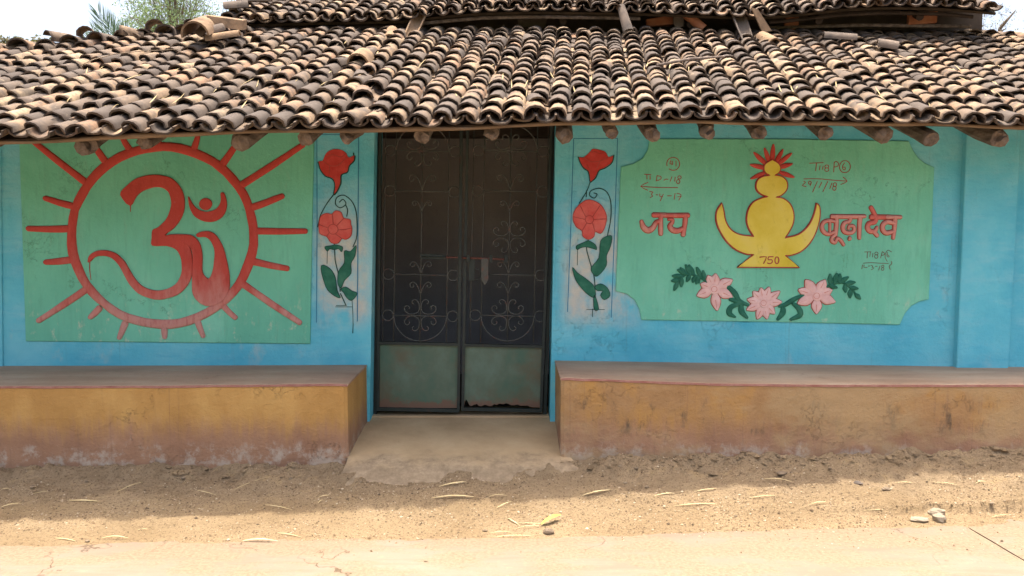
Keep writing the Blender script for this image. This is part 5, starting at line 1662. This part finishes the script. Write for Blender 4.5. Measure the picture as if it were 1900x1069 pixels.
# ------------------------------------------------------------------ vegetation behind
def leaf_card(mb, c, d, L, w):
    d = d.normalized(); s = d.cross(Vector((random.gauss(0, 1), random.gauss(0, 1), random.gauss(0, 1))))
    if s.length < 1e-4: return
    s.normalize(); u = s.cross(d)*0.18*L
    mb.add([c, c + d*L*0.5 + s*w + u*0.3, c + d*L, c + d*L*0.5 - s*w + u*0.3], [(0,1,2,3)])
def tree(label, base, trunk_top, clumps, leafmat, leafL, leafW, per, spread, tr=0.14):
    root = empty('tree', base); tag(root, label, 'tree')
    tb = MB(); lb = MB()
    base = Vector(base); top = Vector(trunk_top)
    pts = [base + (top - base)*t + Vector((0.12*math.sin(t*5), 0, 0)) for t in (0, .2, .4, .6, .8, 1)]
    tb.tube(pts, [tr*k for k in (1, 0.85, 0.7, 0.55, 0.4, 0.2)], 8)
    tb.build('trunk', M['bark'], root, True)
    br = MB()
    for c, r_ in clumps:
        c = Vector(c)
        k = random.uniform(0.35, 0.9); a = base + (top - base)*k
        if a.z > c.z - 0.3: a = base + (top - base)*max(0.2, (c.z - 0.6 - base.z)/max(0.1, top.z - base.z)*0.8)
        mid = (a + c)/2 + Vector((random.gauss(0, .15), random.gauss(0, .15), 0.15))
        br.tube([a, mid, c], [tr*0.2, tr*0.12, 0.004], 5)
        for j in range(7):
            tip = c + Vector((random.gauss(0, 1), random.gauss(0, 1), random.gauss(0, 1))).normalized()*r_*random.uniform(0.5, 1.15)
            br.tube([c, (c + tip)/2 + Vector((0, 0, 0.05)), tip], [0.004, 0.003, 0.0015], 4)
            for _ in range(per):
                t = random.uniform(0.15, 1.05)
                p = c.lerp(tip, t) + Vector((random.gauss(0, spread), random.gauss(0, spread), random.gauss(0, spread)))
                leaf_card(lb, p, Vector((random.gauss(0, 1), random.gauss(0, 1), random.gauss(-0.4, .7))), leafL*random.uniform(.6, 1.2), leafW*random.uniform(.7, 1.2))
    br.build('branches', M['bark'], root, True)
    lb.build('crown', leafmat, root)
    return root
YT = 15.0
cl = []
for i in range(80):
    px_ = random.gauss(322, 58); py_ = random.uniform(-150, 88)
    if px_ < 225 or px_ > 425: px_ = random.uniform(250, 410)
    if py_ > 60 and px_ < 270: py_ -= 40
    cl.append((P(px_, py_, YT + random.uniform(-0.9, 0.9)), random.uniform(0.22, 0.42)))
b_ = P(335, 600, YT)
tree('airy pale green feathery tree rising behind the low wing', (b_.x, YT, 0.16), tuple(P(330, -190, YT)), cl, M['foliage'], 0.065, 0.010, 26, 0.085, 0.055)
cl = []
for i in range(16):
    px_ = random.uniform(-60, 80); py_ = random.uniform(74, 112)
    cl.append((P(px_, py_, 12 + random.uniform(-.5, .5)), random.uniform(0.10, 0.17)))
b_ = P(10, 600, 12)
tree('low olive brown bushy treetop beyond the low ridge', (b_.x, 12, 0.16), tuple(P(10, 100, 12)), cl, M['bush'], 0.07, 0.022, 10, 0.035)

# young palm
pc = P(222, 118, 11.0)
palm = empty('palm_tree', (pc.x, 11.0, 0.16)); tag(palm, 'young palm with spiky fronds showing above the low ridge', 'palm')
mb = MB(); mb.tube([(pc.x, 11.0, 0.16), (pc.x + 0.03, 11.0, pc.z*0.6), (pc.x, 11.0, pc.z + 0.05)], [0.12, 0.10, 0.07], 8); mb.build('trunk', M['bark'], palm, True)
for (tx, ty, yy) in [(183, 28, 10.8), (160, 78, 10.6), (200, 40, 11.3), (238, 62, 10.8), (215, 55, 11.4), (262, 92, 11.0), (172, 60, 11.4)]:
    tip = P(tx, ty, yy)
    mb = MB(); mid = (pc + tip)/2 + Vector((0, 0, 0.06))
    pts = catmull([tuple(pc), tuple(mid), tuple(tip)], 6); pts = [Vector(p) for p in pts]
    mb.tube(pts, [0.012 - 0.010*i/len(pts) for i in range(len(pts))], 5)
    T_ = (tip - pc); L_ = T_.length; T_.normalize(); S_ = T_.cross(Vector((0, 1, 0.15))).normalized()
    for i in range(30):
        k = 0.12 + 0.88*i/30; p = pts[min(len(pts) - 1, int(k*(len(pts) - 1)))].lerp(pts[min(len(pts) - 1, int(k*(len(pts) - 1)) + 1)], (k*(len(pts) - 1)) % 1)
        for sg_ in (-1, 1):
            d = T_*0.85 + S_*sg_*0.55*(1.1 - k*0.6) + Vector((0, random.gauss(0, .12), random.gauss(0, .05)))
            leaf_card(mb, p, d, 0.40*(1.1 - 0.55*k), 0.0065)
    mb.build('frond', M['palm'], palm)
# dry twigs past the gable
tw = empty('dry_shrub', (P(1850, 600, 9.5).x, 9.5, 0.16)); tag(tw, 'dry leafless twiggy shrub rising past the gable end', 'shrub')
b0 = WORLD[tw.name]
mb = MB(); mb.tube([b0, P(1845, 180, 9.5), P(1852, 66, 9.5)], [0.05, 0.035, 0.016], 6); mb.build('stem', M['bark'], tw)
mb = MB(); mb.tube([P(1850, 80, 9.5), P(1856, 52, 9.45), P(1868, 38, 9.4), P(1884, 20, 9.4)], [0.02, 0.02, 0.016, 0.006], 6); mb.build('branch', M['bark'], tw)
mb = MB(); mb.tube([P(1850, 70, 9.5), P(1862, 55, 9.45), P(1866, 54, 9.4)], [0.012, 0.008, 0.004], 5); mb.build('branch', M['bark'], tw)
mb = MB()
for i in range(110):
    a = P(random.uniform(1815, 1870), random.uniform(5, 75), 9.5 + random.uniform(-.3, .3)); d = Vector((random.gauss(0, 1), random.gauss(0, .5), random.gauss(0.2, 1))).normalized()
    mb.tube([a, a + d*random.uniform(0.03, 0.16)], [0.0022, 0.001], 3, False)
mb.build('twigs', M['bark'], tw)['kind'] = 'stuff'
mb = MB()
for i in range(120):
    a = P(random.uniform(1818, 1905), random.uniform(8, 85), 9.5 + random.uniform(-.3, .3)); leaf_card(mb, a, Vector((random.gauss(0, 1), random.gauss(0, 1), random.gauss(0, 1))), 0.03, 0.007)
mb.build('dry_leaves', M['bush'], tw)['kind'] = 'stuff'
